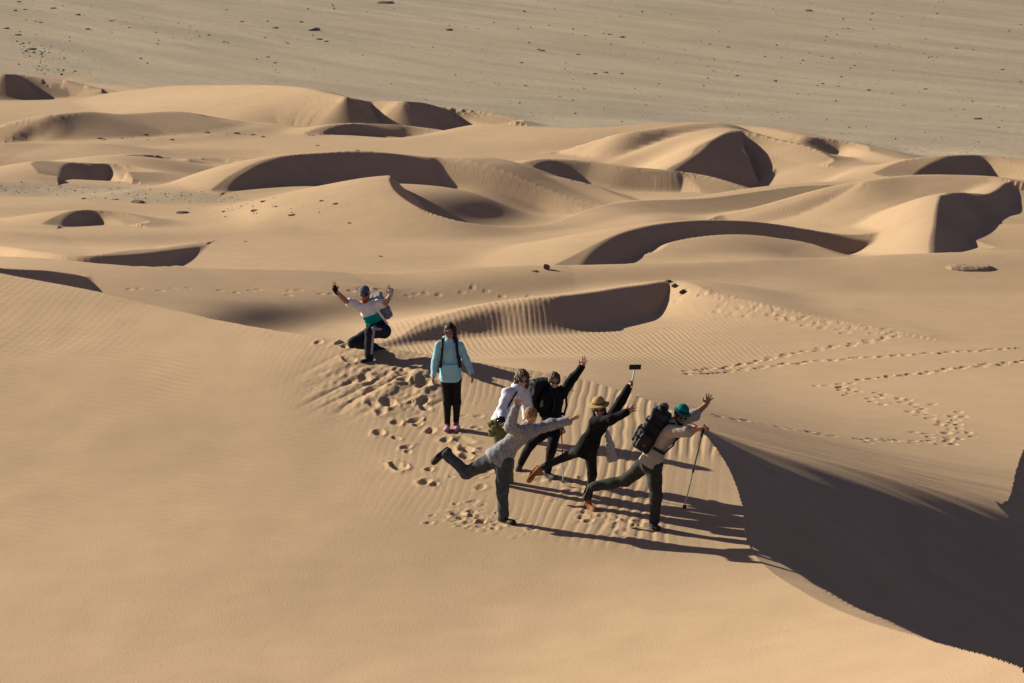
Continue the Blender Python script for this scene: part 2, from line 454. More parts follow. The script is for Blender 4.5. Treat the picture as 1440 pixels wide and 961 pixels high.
# ---- wind ripples, slumps and footprints
def hit(px, py):
    """first point of the ground seen through a pixel of the photograph"""
    x, rz = ray(px, py)
    j = int(np.clip(np.searchsorted(AX, x) - 1, 0, NC - 2)); f = (x - AX[j]) / (AX[j + 1] - AX[j])
    zc = Z[:, j] * (1 - f) + Z[:, j + 1] * f
    g = CAM_H + rz * T - zc
    i = int(np.argmax(g < 0)); i = max(i, 1)
    k = g[i - 1] / (g[i - 1] - g[i])
    t = T[i - 1] + (T[i] - T[i - 1]) * k
    return x * t, t, CAM_H + rz * t

_xt = np.linspace(-40, 40, 8001)
_lam = .115 + .06 * sstep(-1.5, 2.2, _xt)
_ph = np.concatenate([[0], np.cumsum(2 * np.pi / _lam[:-1] * np.diff(_xt))])
def wave(p):
    s_ = np.sin(p)
    return s_ + .34 * np.sin(2 * p + 1.1)
x, y = nx, ny
warp = 4.6 * (fbm(x / .7, y / 2.0, 3) - .5) + 7 * (fbm(x / 3.1 + 5, y / 6 + 3, 1) - .5)
rip = wave(np.interp(x - .085 * (y - 40), _xt, _ph) + 2.0 * warp)
mk = sstep(-3.2, .6, x + .25 * (y - 42)) * sstep(38.2, 40.6, y + .25 * (x - 1) + 1.6 * (vnoise(x / 1.1, y / 2) - .5)) * (.1 + 1.15 * sstep(.3, .62, vnoise(x / 1.3 + 3, y / 3 + 7)))
fine = wave((x * .55 + y * .83) * 2 * np.pi / .19 + 9 * (fbm(x / 1.6, y / 3.2, 2) - .5))
mf = sstep(.30, .6, fbm(x / 3.3 + 11, y / 6 + 2, 2)) * sstep(-1.0, -4.5, x) * sstep(36, 42, y)
relief = (fbm(x / 1.9 + 40, y / 3.4, 3) - .5) * .05
ZN = ZN + np.where(NEAR, .0048 * rip * mk * (.30 + .85 * sstep(0, 2.4, x)) + .0026 * fine * mf + relief, 0)
# the slope under the ridge behind, combed by the wind; the long ripples at the foot of the apron on the right
r1 = np.searchsorted(T, 90); x, y = GX[:r1], GY[:r1]
mC = sstep(74, 77, y) * (1 - sstep(85, 88, y)) * sstep(-5.5, -2.5, x) * (1 - sstep(5, 8, x)) * np.where(y < 74, 0, 1)
Zc = .0055 * wave((x + .10 * (y - 80)) * 2 * np.pi / .155 + 5 * (fbm(x / 1.4 + 9, y / 3, 2) - .5)) * mC * (.4 + .8 * vnoise(x / 1.1, y / 4))
Z[:rN] = ZN
Z[:r1] += np.where(np.concatenate([NEAR, np.zeros((r1 - rN, NC), bool)]), 0, 1) * Zc
mA = sstep(4.2, 6.2, nx) * (1 - sstep(54, 62, ny)) * (~NEAR)
Z[:rN] += (.011) * wave((.22 * nx + ny) * 2 * np.pi / 1.05 + 5 * (fbm(nx / 1.6, ny / 4, 2) - .5)) * mA * (ny > 45)

def stamp(wx, wy, ang, ln=.30, wd=.13, dep=.05, rim=.35):
    """press a print into the sand: a hollow with a low rim"""
    r = ln * 1.3
    i0, i1 = np.searchsorted(T, [wy - r, wy + r])
    if i1 - i0 < 1: return
    j0, j1 = np.searchsorted(AX, [(wx - r) / wy, (wx + r) / wy])
    gx, gy = GX[i0:i1, j0:j1] - wx, GY[i0:i1, j0:j1] - wy
    c, s_ = math.cos(ang), math.sin(ang)
    q = ((gx * c + gy * s_) / (ln / 2)) ** 2 + ((-gx * s_ + gy * c) / (wd / 2)) ** 2
    q = np.maximum(q * (.55 + .9 * vnoise((gx + wx) / .075, (gy + wy) / .11)) + .5 * (vnoise((gx + wx) / .14 + 9, (gy + wy) / .2) - .5), 0)
    Z[i0:i1, j0:j1] += .52 * dep * (-np.exp(-q * q * .8) + rim * np.exp(-(np.sqrt(q) - 1.55) ** 2 * 4))

rnd = random.Random(11)
def track(pts, step, off=.09, ln=.34, wd=.19, dep=.06, jit=.05, skip=.0, fade=1.0, rim=.3):
    W_ = np.array([hit(*p)[:2] for p in pts])
    S_ = resample(W_, .05)
    d = np.concatenate([[0], np.cumsum(np.hypot(*np.diff(S_, axis=0).T))])
    a = 0; sgn = 1
    while a < d[-1]:
        px_, py_ = np.interp(a, d, S_[:, 0]), np.interp(a, d, S_[:, 1])
        qx, qy = np.interp(a + .1, d, S_[:, 0]) - px_, np.interp(a + .1, d, S_[:, 1]) - py_
        L_ = math.hypot(qx, qy) or 1
        nx_, ny_ = -qy / L_, qx / L_
        if rnd.random() >= skip:
            o = sgn * off + rnd.gauss(0, jit)
            stamp(px_ + nx_ * o, py_ + ny_ * o, math.atan2(qy, qx) + rnd.gauss(0, .15), ln * rnd.uniform(.85, 1.15), wd * rnd.uniform(.85, 1.2), dep * rnd.uniform(.6, 1.15) * fade, rim)
        sgn = -sgn
        a += step * rnd.uniform(.85, 1.15)
track([(966,526),(1000,520),(1070,507),(1150,492),(1200,484),(1264,470)], .34, dep=.095, wd=.2, ln=.24, rim=.12)
track([(992,526),(1060,518),(1120,511),(1180,506),(1240,501),(1310,497),(1380,493),(1460,488)], .34, off=.04, dep=.085, wd=.19, ln=.25, rim=.12)
track([(1460,506),(1400,513),(1350,518),(1285,526),(1235,531),(1205,534)], .34, off=.05, dep=.095, wd=.2, ln=.25, rim=.12)
loop = [(1178,540),(1215,556),(1250,564),(1290,575),(1325,586),(1346,600),(1335,614),(1310,622),(1265,621),(1210,618),(1150,611)]
track(loop, .30, off=.25, dep=.07, jit=.2, wd=.18, ln=.2, rim=.15); track(loop, .34, off=.1, dep=.065, jit=.3, wd=.18, ln=.2, skip=.3, rim=.15)
track([(1150,611),(1100,601),(1050,592),(1003,586)], .32, off=.05, dep=.085, wd=.19, ln=.22, rim=.12)
crest = [(962,412),(1005,424),(1050,436),(1100,445),(1150,453),(1200,460),(1255,471)]
track(crest, .3, off=.3, jit=.3, dep=.05, ln=.22, wd=.22, skip=.2); track(crest, .35, off=.12, jit=.3, dep=.045, ln=.22, wd=.2, skip=.4)
track([(190,409),(300,409),(420,409),(540,410),(640,409),(740,407)], .4, off=.1, dep=.05, jit=.3, ln=.17, wd=.22, skip=.25, rim=.12)

# trampled sand round the people
for u, v, ln, dep in [(345,258,.30,.11),(385,325,.26,.07),(572,225,.34,.08),(575,280,.26,.08),(688,300,.36,.10),(695,395,.26,.09),(700,432,.22,.08),(485,412,.30,.11),(440,462,.22,.07),(432,580,.22,.08),
                      (590,665,.20,.07),(545,778,.30,.12),(640,508,.22,.08),(655,530,.2,.06),(735,572,.22,.07),(940,680,.26,.11),(945,720,.22,.08),(700,872,.24,.08),(530,610,.16,.05),(258,150,.26,.08),(215,48,.26,.08),(230,75,.18,.06),(75,50,.2,.05),
                      (820,622,.2,.08),(722,795,.16,.06),(755,885,.16,.05),(530,520,.2,.06),(600,690,.16,.04),(390,420,.2,.06),(865,690,.2,.06),(930,625,.3,.05),(1030,900,.2,.04)]:
    hx, hy, _ = hit(430 + u / 4.177, 470 + v / 4.177)
    stamp(hx, hy, rnd.uniform(1.0, 2.1), ln * 1.1, ln * .6, dep * .85, .35)
def bumps(pts, n, sp, ln=(.07, .2), dep=(.008, .03)):
    for _ in range(n):
        p = rnd.choice(pts)
        hx, hy, _z = hit(p[0] + rnd.gauss(0, sp[0]), p[1] + rnd.gauss(0, sp[1]))
        l_ = rnd.uniform(*ln)
        stamp(hx, hy, rnd.uniform(0, 3.14), l_, l_ * rnd.uniform(.5, .9), rnd.uniform(*dep) * rnd.choice((1, 1, -.5)), .4)
bumps([(640,725),(660,735),(690,728),(700,742),(735,738),(670,715)], 75, (14, 7))
bumps([(830,720),(860,728),(880,738),(760,672),(800,690),(915,745)], 60, (16, 6))
bumps([(640,590),(600,560),(660,650),(575,545)], 40, (22, 22), dep=(.01, .035))
# tongues of sand pushed down the slope by the kneeling man and those who walked there
gx, gy = nx[:, :], ny[:, :]
tx_ = gx * .87 - gy * .49; ty_ = gx * .49 + gy * .87
cx, cy, _ = hit(535, 540)
env = np.exp(-(((gx - cx) / 1.0) ** 2 + ((gy - cy) / 1.5) ** 2) ** 1.5)
tong = (np.abs(vnoise(tx_ / .30 + 3, ty_ / 2.2) - .5) * 2) * .09 + (vnoise(tx_ / .13, ty_ / .5 + 7) - .5) * .045 + (vnoise(gx / .07, gy / .12) - .5) * .02
Z[:rN] += np.where(NEAR, env * (tong - .03), 0)
# ------------------------------------------------------------------ materials for the ground
def new_mat(name, rough=.9, spec=.2):
    m = bpy.data.materials.new(name); m.use_nodes = True
    b = m.node_tree.nodes['Principled BSDF']
    b.inputs['Roughness'].default_value = rough
    b.inputs['Specular IOR Level'].default_value = spec
    return m, m.node_tree.nodes, m.node_tree.links, b

def nd(n, t, **kw):
    x = n.new(t)
    for k, v in kw.items():
        if k in x.inputs: x.inputs[k].default_value = v
        else: setattr(x, k, v)
    return x

def ramp(n, l, src, stops):
    r = n.new('ShaderNodeValToRGB')
    e = r.color_ramp.elements
    while len(e) < len(stops): e.new(.5)
    for el, (p, c) in zip(e, stops): el.position = p; el.color = (*c, 1)
    l.new(src, r.inputs[0])
    return r.outputs[0]

def mixc(n, l, fac, a, b, mode='MIX'):
    x = n.new('ShaderNodeMix'); x.data_type = 'RGBA'; x.blend_type = mode
    for s, v in ((x.inputs[0], fac), (x.inputs[6], a), (x.inputs[7], b)):
        if hasattr(v, 'links'): l.new(v, s)
        elif isinstance(v, tuple): s.default_value = (*v, 1)
        else: s.default_value = v
    return x.outputs[2]

def sand_mat():
    m, n, l, b = new_mat('sand_and_gravel', 1.0, .08)
    geo = n.new('ShaderNodeNewGeometry')
    at_ = n.new('ShaderNodeAttribute'); at_.attribute_name = 'gravel'
    big = nd(n, 'ShaderNodeTexNoise', Scale=.07, Detail=4.0, Roughness=.6)
    mid = nd(n, 'ShaderNodeTexNoise', Scale=1.1, Detail=6.0, Roughness=.65)
    grain = nd(n, 'ShaderNodeTexNoise', Scale=38.0, Detail=3.0, Roughness=.7)
    for t in (big, mid, grain): l.new(geo.outputs['Position'], t.inputs['Vector'])
    sand = ramp(n, l, big.outputs[0], [(.32, (.434, .297, .185)), (.5, (.460, .314, .197)), (.68, (.497, .338, .214))])
    sand = mixc(n, l, .55, sand, ramp(n, l, mid.outputs[0], [(.3, (.90, .89, .87)), (.7, (1.08, 1.08, 1.08))]), 'MULTIPLY')
    sand = mixc(n, l, .5, sand, ramp(n, l, grain.outputs[0], [(.3, (.86, .85, .84)), (.7, (1.12, 1.12, 1.12))]), 'MULTIPLY')
    # the gravel plain: grey, blown into long faint streaks, speckled with pebbles
    mr = n.new('ShaderNodeMapping'); mr.inputs['Rotation'].default_value = (0, 0, R(62))
    l.new(geo.outputs['Position'], mr.inputs[0])
    mp = n.new('ShaderNodeMapping'); mp.inputs['Scale'].default_value = (.018, .17, .2)
    l.new(mr.outputs[0], mp.inputs[0])
    st = nd(n, 'ShaderNodeTexNoise', Scale=1.6, Detail=6.0, Roughness=.62)
    l.new(mp.outputs[0], st.inputs['Vector'])
    peb = nd(n, 'ShaderNodeTexNoise', Scale=2.6, Detail=5.0, Roughness=.8)
    l.new(geo.outputs['Position'], peb.inputs['Vector'])
    pat = nd(n, 'ShaderNodeTexNoise', Scale=.028, Detail=3.0)
    l.new(geo.outputs['Position'], pat.inputs['Vector'])
    g = ramp(n, l, st.outputs[0], [(.36, (.300, .243, .184)), (.47, (.335, .271, .206)), (.55, (.368, .295, .221)), (.67, (.42, .33, .24))])
    g = mixc(n, l, ramp(n, l, pat.outputs[0], [(.35, (0, 0, 0)), (.7, (.4, .4, .4))]), g, (.40, .305, .205))
    g = mixc(n, l, .8, g, ramp(n, l, peb.outputs[0], [(.3, (.72, .72, .72)), (.52, (1, 1, 1)), (.72, (1.16, 1.15, 1.12))]), 'MULTIPLY')
    mixed = mixc(n, l, at_.outputs['Fac'], sand, g)
    l.new(mixed, b.inputs['Base Color'])
    bp = nd(n, 'ShaderNodeBump', Strength=.55, Distance=.012)
    l.new(grain.outputs[0], bp.inputs['Height'])
    bp2 = nd(n, 'ShaderNodeBump', Strength=.5, Distance=.12)
    mm = n.new('ShaderNodeMath'); mm.operation = 'MULTIPLY'
    l.new(peb.outputs[0], mm.inputs[0]); l.new(at_.outputs['Fac'], mm.inputs[1])
    l.new(mm.outputs[0], bp2.inputs['Height'])
    l.new(bp.outputs[0], bp2.inputs['Normal'])
    l.new(bp2.outputs[0], b.inputs['Normal'])
    return m
SAND = sand_mat()

# where sand ends and the stony plain begins, and the stony strip between the dunes at the left
bx = np.array([-3000,-500,0,175,230,370,500,570,655,692,790,980,1060,1140,1200,1260,1310,1360,1440,1900,3400])
by = np.array([300,262,236,224,218,204,192,190,190,187,176,173,171,166,162,156,152,150,148,141,135])
edge = np.interp(cols, bx, by)[None, :] + (fbm(GX / 5, GY / 5, 3) - .5) * 7
gravel = sstep(-1.0, 2.0, GY - edge)
sandy = sstep(.45, .75, fbm(GX / 3 + 3, GY / 9 + 1, 4)) * sstep(-27, -38, GX + (GY - 235) * .5) * (1 - sstep(250, 275, GY))
gravel = gravel * (1 - .75 * sandy)
top = np.interp(cols, [-3000, 0, 110, 260, 345, 380], [255, 255, 258, 267, 279, 284]); bot = np.interp(cols, [-3000, 0, 120, 200, 300, 345], [275, 275, 281, 287, 286, 281])
pyv = 480.5 - F_PX * np.tan(np.arctan2(Z - CAM_H, GY) + PITCH)
strip = sstep(-2, 3, pyv - top) * sstep(-2, 3, bot - pyv) * (cols[None, :] < 350) * ((GY > 112) & (GY < 140)) * (.25 + .8 * fbm(GX / .8, GY / 2, 3))
gravel = np.clip(np.maximum(gravel, strip), 0, 1)

near_full = np.zeros((NR, NC), bool); near_full[:rN] = NEAR
idx = np.arange(NR * NC).reshape(NR, NC)
quads = np.stack([idx[:-1, :-1], idx[:-1, 1:], idx[1:, 1:], idx[1:, :-1]], -1)
cls = np.where(near_full[:-1, :-1] & near_full[1:, 1:] & near_full[1:, :-1] & near_full[:-1, 1:], 0, np.where(GY[:-1, :-1] > np.interp(cols, bx, by)[None, :-1] + 1.5, 2, 1))
co = np.stack([GX, GY, Z], -1).reshape(-1, 3)
for c, nm in enumerate(('foreground_dune', 'sand_dunes', 'gravel_plain')):
    q = quads[cls == c]
    sn = SNAP.ravel()
    alt = (sn[q[:, 1]] & sn[q[:, 3]])[:, None]             # let the crest run along the quads' diagonals
    q = np.vstack([np.where(alt, q[:, [0, 1, 3]], q[:, [0, 1, 2]]), np.where(alt, q[:, [1, 2, 3]], q[:, [0, 2, 3]])])
    used, inv = np.unique(q.ravel(), return_inverse=True)
    o = mesh_np(nm, co[used], inv.reshape(-1, 3), SAND)
    a = o.data.attributes.new('gravel', 'FLOAT', 'POINT')
    a.data.foreach_set('value', gravel.reshape(-1)[used].astype(np.float32))
    o['kind'] = 'structure'
# ------------------------------------------------------------------ bodies and cloth: smooth distance fields turned into one continuous surface
def V(*a): return np.array(a, float)
def unit(v):
    v = np.asarray(v, float); return v / (np.linalg.norm(v) or 1)

def cap(a, b, ra, rb=None, flat=None, s=1.0):
    return ('cap', np.asarray(a, float), np.asarray(b, float), ra, ra if rb is None else rb, flat, s)
def ell(c, ax, rot=None):
    return ('ell', np.asarray(c, float), np.asarray(ax, float), np.eye(3) if rot is None else rot)
def box(c, hs, rot=None, r=.02):
    return ('box', np.asarray(c, float), np.asarray(hs, float), np.eye(3) if rot is None else rot, r)
def frame(f, u):
    """columns right, forward, up"""
    f = unit(f); r = unit(np.cross(f, u)); u2 = np.cross(r, f)
    return np.stack([r, f, u2], 1)

def _bounds(p):
    if p[0] == 'cap':
        r = max(p[3], p[4]); return np.minimum(p[1], p[2]) - r, np.maximum(p[1], p[2]) + r
    if p[0] == 'ell':
        e = np.abs(p[3]) @ p[2]; return p[1] - e, p[1] + e
    e = np.abs(p[3]) @ p[2]; return p[1] - e, p[1] + e

def _dist(p, X, Y, Z_):
    if p[0] == 'cap':
        _, a, b, ra, rb, fl, s = p
        ba = b - a; L2 = max(ba @ ba, 1e-9)
        dx, dy, dz = X - a[0], Y - a[1], Z_ - a[2]
        t = np.clip((dx * ba[0] + dy * ba[1] + dz * ba[2]) / L2, 0, 1)
        dx = dx - t * ba[0]; dy = dy - t * ba[1]; dz = dz - t * ba[2]
        q = dx * dx + dy * dy + dz * dz
        if fl is not None:
            n = dx * fl[0] + dy * fl[1] + dz * fl[2]
            q = q + n * n * (1 / (s * s) - 1)
        return np.sqrt(q) - (ra + (rb - ra) * t)
    c, ax, M = p[1], p[2], p[3]
    dx, dy, dz = X - c[0], Y - c[1], Z_ - c[2]
    u = [dx * M[0, i] + dy * M[1, i] + dz * M[2, i] for i in range(3)]
    if p[0] == 'ell':
        k0 = np.sqrt(sum((u[i] / ax[i]) ** 2 for i in range(3)))
        k1 = np.sqrt(sum((u[i] / ax[i] ** 2) ** 2 for i in range(3)))
        return k0 * (k0 - 1) / np.maximum(k1, 1e-6)
    r = p[4]
    q = [np.abs(u[i]) - ax[i] + r for i in range(3)]
    return np.sqrt(sum(np.maximum(v, 0) ** 2 for v in q)) + np.minimum(np.maximum(np.maximum(q[0], q[1]), q[2]), 0) - r

def sdf_mesh(prims, h=.009, k=.03, cuts=(), cloth=0.0, lam=.07, sub=(), seed=1):
    """surface of the smooth union of prims; cuts are (point, outward normal) half-spaces; sub prims are carved away"""
    lo = np.min([_bounds(p)[0] for p in prims], 0) - .03 - cloth * 2
    hi = np.max([_bounds(p)[1] for p in prims], 0) + .03 + cloth * 2
    n = np.ceil((hi - lo) / h).astype(int) + 1
    F = np.full(n, .25, np.float32)
    gx = [(lo[i] + h * np.arange(n[i])).astype(np.float32) for i in range(3)]
    def local(p, pad):
        a, b = _bounds(p)
        i0 = np.clip(((a - pad - lo) / h).astype(int), 0, n); i1 = np.clip(((b + pad - lo) / h).astype(int) + 2, 0, n)
        sl = tuple(slice(i0[i], i1[i]) for i in range(3))
        return sl, np.meshgrid(*[gx[i][sl[i]] for i in range(3)], indexing='ij', sparse=True)
    for p in prims:
        kk = k
        if isinstance(p[-1], dict): kk = p[-1]['k']; p = p[:-1]
        sl, g = local(p, kk + .03)
        F[sl] = smin(F[sl], _dist(p, *g).astype(np.float32), kk)
    G = np.meshgrid(*gx, indexing='ij', sparse=True)
    if cloth:
        rg = np.random.default_rng(seed)
        w = 0
        for i in range(7):
            d = unit(rg.normal(size=3)) * 2 * np.pi / (lam * rg.uniform(.6, 1.9))
            w = w + np.sin(G[0] * d[0] + G[1] * d[1] + G[2] * d[2] + rg.uniform(0, 6)) / 3
        F = F + cloth * w.astype(np.float32)
    for c, nr in cuts:
        nr = unit(nr)
        F = np.maximum(F, (G[0] - c[0]) * nr[0] + (G[1] - c[1]) * nr[1] + (G[2] - c[2]) * nr[2])
    for p in sub:
        sl, g = local(p, .05)
        F[sl] = np.maximum(F[sl], -_dist(p, *g))
    F[0] = F[-1] = .1; F[:, 0] = F[:, -1] = .1; F[:, :, 0] = F[:, :, -1] = .1
    # naive surface nets
    S = F < 0
    cnt = np.zeros(n - 1, np.int8)
    for dx in (0, 1):
        for dy in (0, 1):
            for dz in (0, 1):
                cnt += S[dx:n[0] - 1 + dx, dy:n[1] - 1 + dy, dz:n[2] - 1 + dz]
    act = (cnt > 0) & (cnt < 8)
    ci = np.argwhere(act)
    if len(ci) == 0: return np.zeros((0, 3)), np.zeros((0, 4), int)
    vid = np.full(n - 1, -1, np.int32); vid[act] = np.arange(len(ci))
    acc = np.zeros((len(ci), 3)); num = np.zeros(len(ci))
    cor = [(a, b, c) for a in (0, 1) for b in (0, 1) for c in (0, 1)]
    val = {c: F[ci[:, 0] + c[0], ci[:, 1] + c[1], ci[:, 2] + c[2]] for c in cor}
    for c in cor:
        for ax in range(3):
            if c[ax]: continue
            d = list(c); d[ax] = 1; d = tuple(d)
            a, b = val[c], val[d]
            m = (a < 0) != (b < 0)
            t = np.where(m, a / np.where(m, a - b, 1), 0)
            for q in range(3): acc[:, q] += np.where(m, c[q] + (t if q == ax else 0), 0)
            num += m
    co = lo + h * (ci + acc / num[:, None])
    quads = []
    for ax in range(3):
        u, v = (ax + 1) % 3, (ax + 2) % 3
        a = [slice(None)] * 3; b = [slice(None)] * 3
        a[ax] = slice(0, n[ax] - 1); b[ax] = slice(1, n[ax])
        A, B = S[tuple(a)], S[tuple(b)]
        e = np.argwhere(A != B)
        e = e[(e[:, u] > 0) & (e[:, v] > 0)]
        flip = ~A[e[:, 0], e[:, 1], e[:, 2]]
        ids = []
        for du, dv in ((1, 1), (0, 1), (0, 0), (1, 0)):
            q = e.copy(); q[:, u] -= du; q[:, v] -= dv
            ids.append(vid[q[:, 0], q[:, 1], q[:, 2]])
        ids = np.stack(ids, 1)
        ids[flip] = ids[flip][:, ::-1]
        quads.append(ids)
    quads = np.vstack(quads)
    return co, quads[(quads >= 0).all(1)]

def fmat(name, col, rough=.9, spec=.15, var=.12, scale=14.0, bump=.25, col2=None):
    """cloth, skin or leather: a colour with uneven dye and a fine weave"""
    m, n, l, b = new_mat(name, rough, spec)
    tc = n.new('ShaderNodeTexCoord')
    t = nd(n, 'ShaderNodeTexNoise', Scale=scale, Detail=5.0, Roughness=.65)
    l.new(tc.outputs['Object'], t.inputs['Vector'])
    lo = tuple(c * (1 - var) for c in col); hi = tuple(min(1, c * (1 + var)) for c in (col2 or col))
    l.new(ramp(n, l, t.outputs[0], [(.33, lo), (.67, hi)]), b.inputs['Base Color'])
    if bump:
        w = nd(n, 'ShaderNodeTexNoise', Scale=scale * 9, Detail=2.0)
        l.new(tc.outputs['Object'], w.inputs['Vector'])
        bp = nd(n, 'ShaderNodeBump', Strength=bump, Distance=.006)
        l.new(w.outputs[0], bp.inputs['Height']); l.new(bp.outputs[0], b.inputs['Normal'])
    return m

def empty(name, loc):
    o = bpy.data.objects.new(name, None); o.location = loc; o.empty_display_size = .2
    COL.objects.link(o)
    return o

def part(name, parent, mat, prims, origin, **kw):
    """one mesh, its vertices kept relative to the thing's base"""
    co, q = sdf_mesh(prims, **kw)
    o = mesh_np(name, co - np.asarray(origin, float), q, mat)
    if parent is not None: o.parent = parent
    else: o.location = origin
    return o
# ------------------------------------------------------------------ the seven people
SKIN_A = fmat('skin', (.44, .23, .145), .55, .3, .06, 9, .05)
SKIN_B = fmat('skin', (.36, .18, .11), .55, .3, .06, 9, .05)
SKIN_C = fmat('skin', (.50, .27, .18), .55, .3, .06, 9, .05)
LIP = fmat('lips', (.30, .09, .075), .5, .3, .05, 9, 0)
LENS = fmat('dark_lens', (.012, .011, .013), .12, .5, .05, 9, 0)
MIRROR = fmat('mirror_lens', (.05, .035, .16), .08, .8, .3, 20, 0)
TEETH = fmat('teeth', (.72, .68, .6), .4, .4, .03, 9, 0)
BLACK = fmat('black_cloth', (.012, .012, .014), .9, .1, .3, 16)
BLACK2 = fmat('black_leggings', (.014, .012, .012), .8, .15, .25, 16)
NAVY = fmat('navy_cloth', (.018, .021, .035), .85, .15, .25, 16)
RUBBER = fmat('dark_rubber', (.02, .018, .016), .8, .2, .2, 20)
WHITE = fmat('white_cloth', (.70, .69, .74), .9, .1, .06, 12)
PACKBLK = fmat('black_nylon', (.009, .0095, .011), .65, .25, .35, 22, .4)
SILVER = fmat('silver_metal', (.55, .56, .58), .3, .6, .05, 30, 0)

def head_prims(C, f, u, s=1.0):
    M = frame(f, u); r, f, u = M[:, 0], M[:, 1], M[:, 2]
    P = lambda a, b, c: C + s * (r * a + f * b + u * c)
    pr = [ell(P(0, -.008, .028), V(.074, .094, .088) * s, M), ell(P(0, .022, -.03), V(.058, .066, .078) * s, M),
          ell(P(0, .05, -.082), V(.032, .030, .028) * s, M),
          cap(P(0, .086, .008), P(0, .104, -.026), .0085 * s, .0135 * s), ell(P(0, .088, .022), V(.052, .012, .011) * s, M),
          ell(P(.034, .062, -.03), V(.022, .024, .02) * s, M), ell(P(-.034, .062, -.03), V(.022, .024, .02) * s, M)]
    for sg in (-1, 1): pr.append(ell(P(.076 * sg, -.008, -.008), V(.012, .022, .034) * s, M))
    return [p + ({'k': .014},) for p in pr], M, P

def hand_prims(w, d, nrm, thumb, curl=.25, spread=.25, only=None, s=1.0):
    """palm, four fingers of their own lengths and a thumb from the palm's side"""
    d = unit(d); nrm = unit(nrm - d * (nrm @ d)); sd = np.cross(d, nrm) * thumb
    M = np.stack([sd, d, nrm], 1)
    pr = [ell(w + d * .048 * s, V(.040, .055, .017) * s, M) + ({'k': .012},), cap(w - d * .02, w + d * .03 * s, .025 * s, .027 * s) + ({'k': .015},)]
    for i, ln in enumerate((.072, .082, .076, .058)):
        o = (.029 - .0195 * i) * s
        c = curl
        if only is not None: c = .05 if i in only else 1.5
        b0 = w + d * (.088 - .005 * abs(i - 1)) * s + sd * o
        dr = unit(d + sd * (spread * (1.3 - .85 * i)))
        b1 = b0 + (dr * math.cos(c * .6) + nrm * math.sin(c * .6)) * ln * .5 * s
        b2 = b1 + (dr * math.cos(c * 1.5) + nrm * math.sin(c * 1.5)) * ln * .5 * s
        pr += [cap(b0 - dr * .02, b1, .0105 * s, .0095 * s) + ({'k': .005},), cap(b1, b2, .0095 * s, .0082 * s) + ({'k': .004},)]
    t0 = w + d * .026 * s + sd * .030 * s
    t1 = t0 + unit(sd * .8 + d * .65 + nrm * (.2 + .4 * curl)) * .036 * s
    t2 = t1 + unit(sd * .35 + d * .85 + nrm * (.3 + .5 * curl)) * .032 * s
    pr += [cap(t0, t1, .0145 * s, .0115 * s) + ({'k': .008},), cap(t1, t2, .0115 * s, .009 * s) + ({'k': .004},)]
    return pr

def shoe(parent, origin, an, heel, toe, mat, solemat, upn, r=.042):
    """upper with a collar round the ankle, sole as its own piece"""
    an, heel, toe = map(np.asarray, (an, heel, toe)); d = unit(toe - heel)
    upn = unit(upn - d * (upn @ d))
    o = part('shoe', parent, mat, [cap(heel + upn * .012, toe - d * .02, r, r * .78, upn, .85), cap(heel + upn * .03, an, r * .98, r * 1.02), ell(toe - d * .03 + upn * .008, V(r * 1.05, .06, r * .72), frame(d, upn))], origin, h=.009, k=.035)
    part('sole', o, solemat, [cap(heel - upn * .026, heel * .45 + toe * .55 - upn * .027, r * .95, r * 1.0, upn, .4), cap(heel * .45 + toe * .55 - upn * .027, toe - upn * .02 - d * .015, r * 1.0, r * .86, upn, .4)], origin, h=.009, k=.02)
    return o

def glasses(parent, origin, P, M, mat, big=1.0):
    pr = []
    for sg in (-1, 1):
        pr.append(ell(P(.031 * sg, .089, .008), V(.027 * big, .009, .021 * big), M))
        pr.append(cap(P(.058 * sg, .076, .014), P(.076 * sg, .0, .010), .0045))
    pr.append(cap(P(-.02, .096, .014), P(.02, .096, .014), .005))
    return part('sunglasses', parent, mat, pr, origin, h=.0055, k=.004)

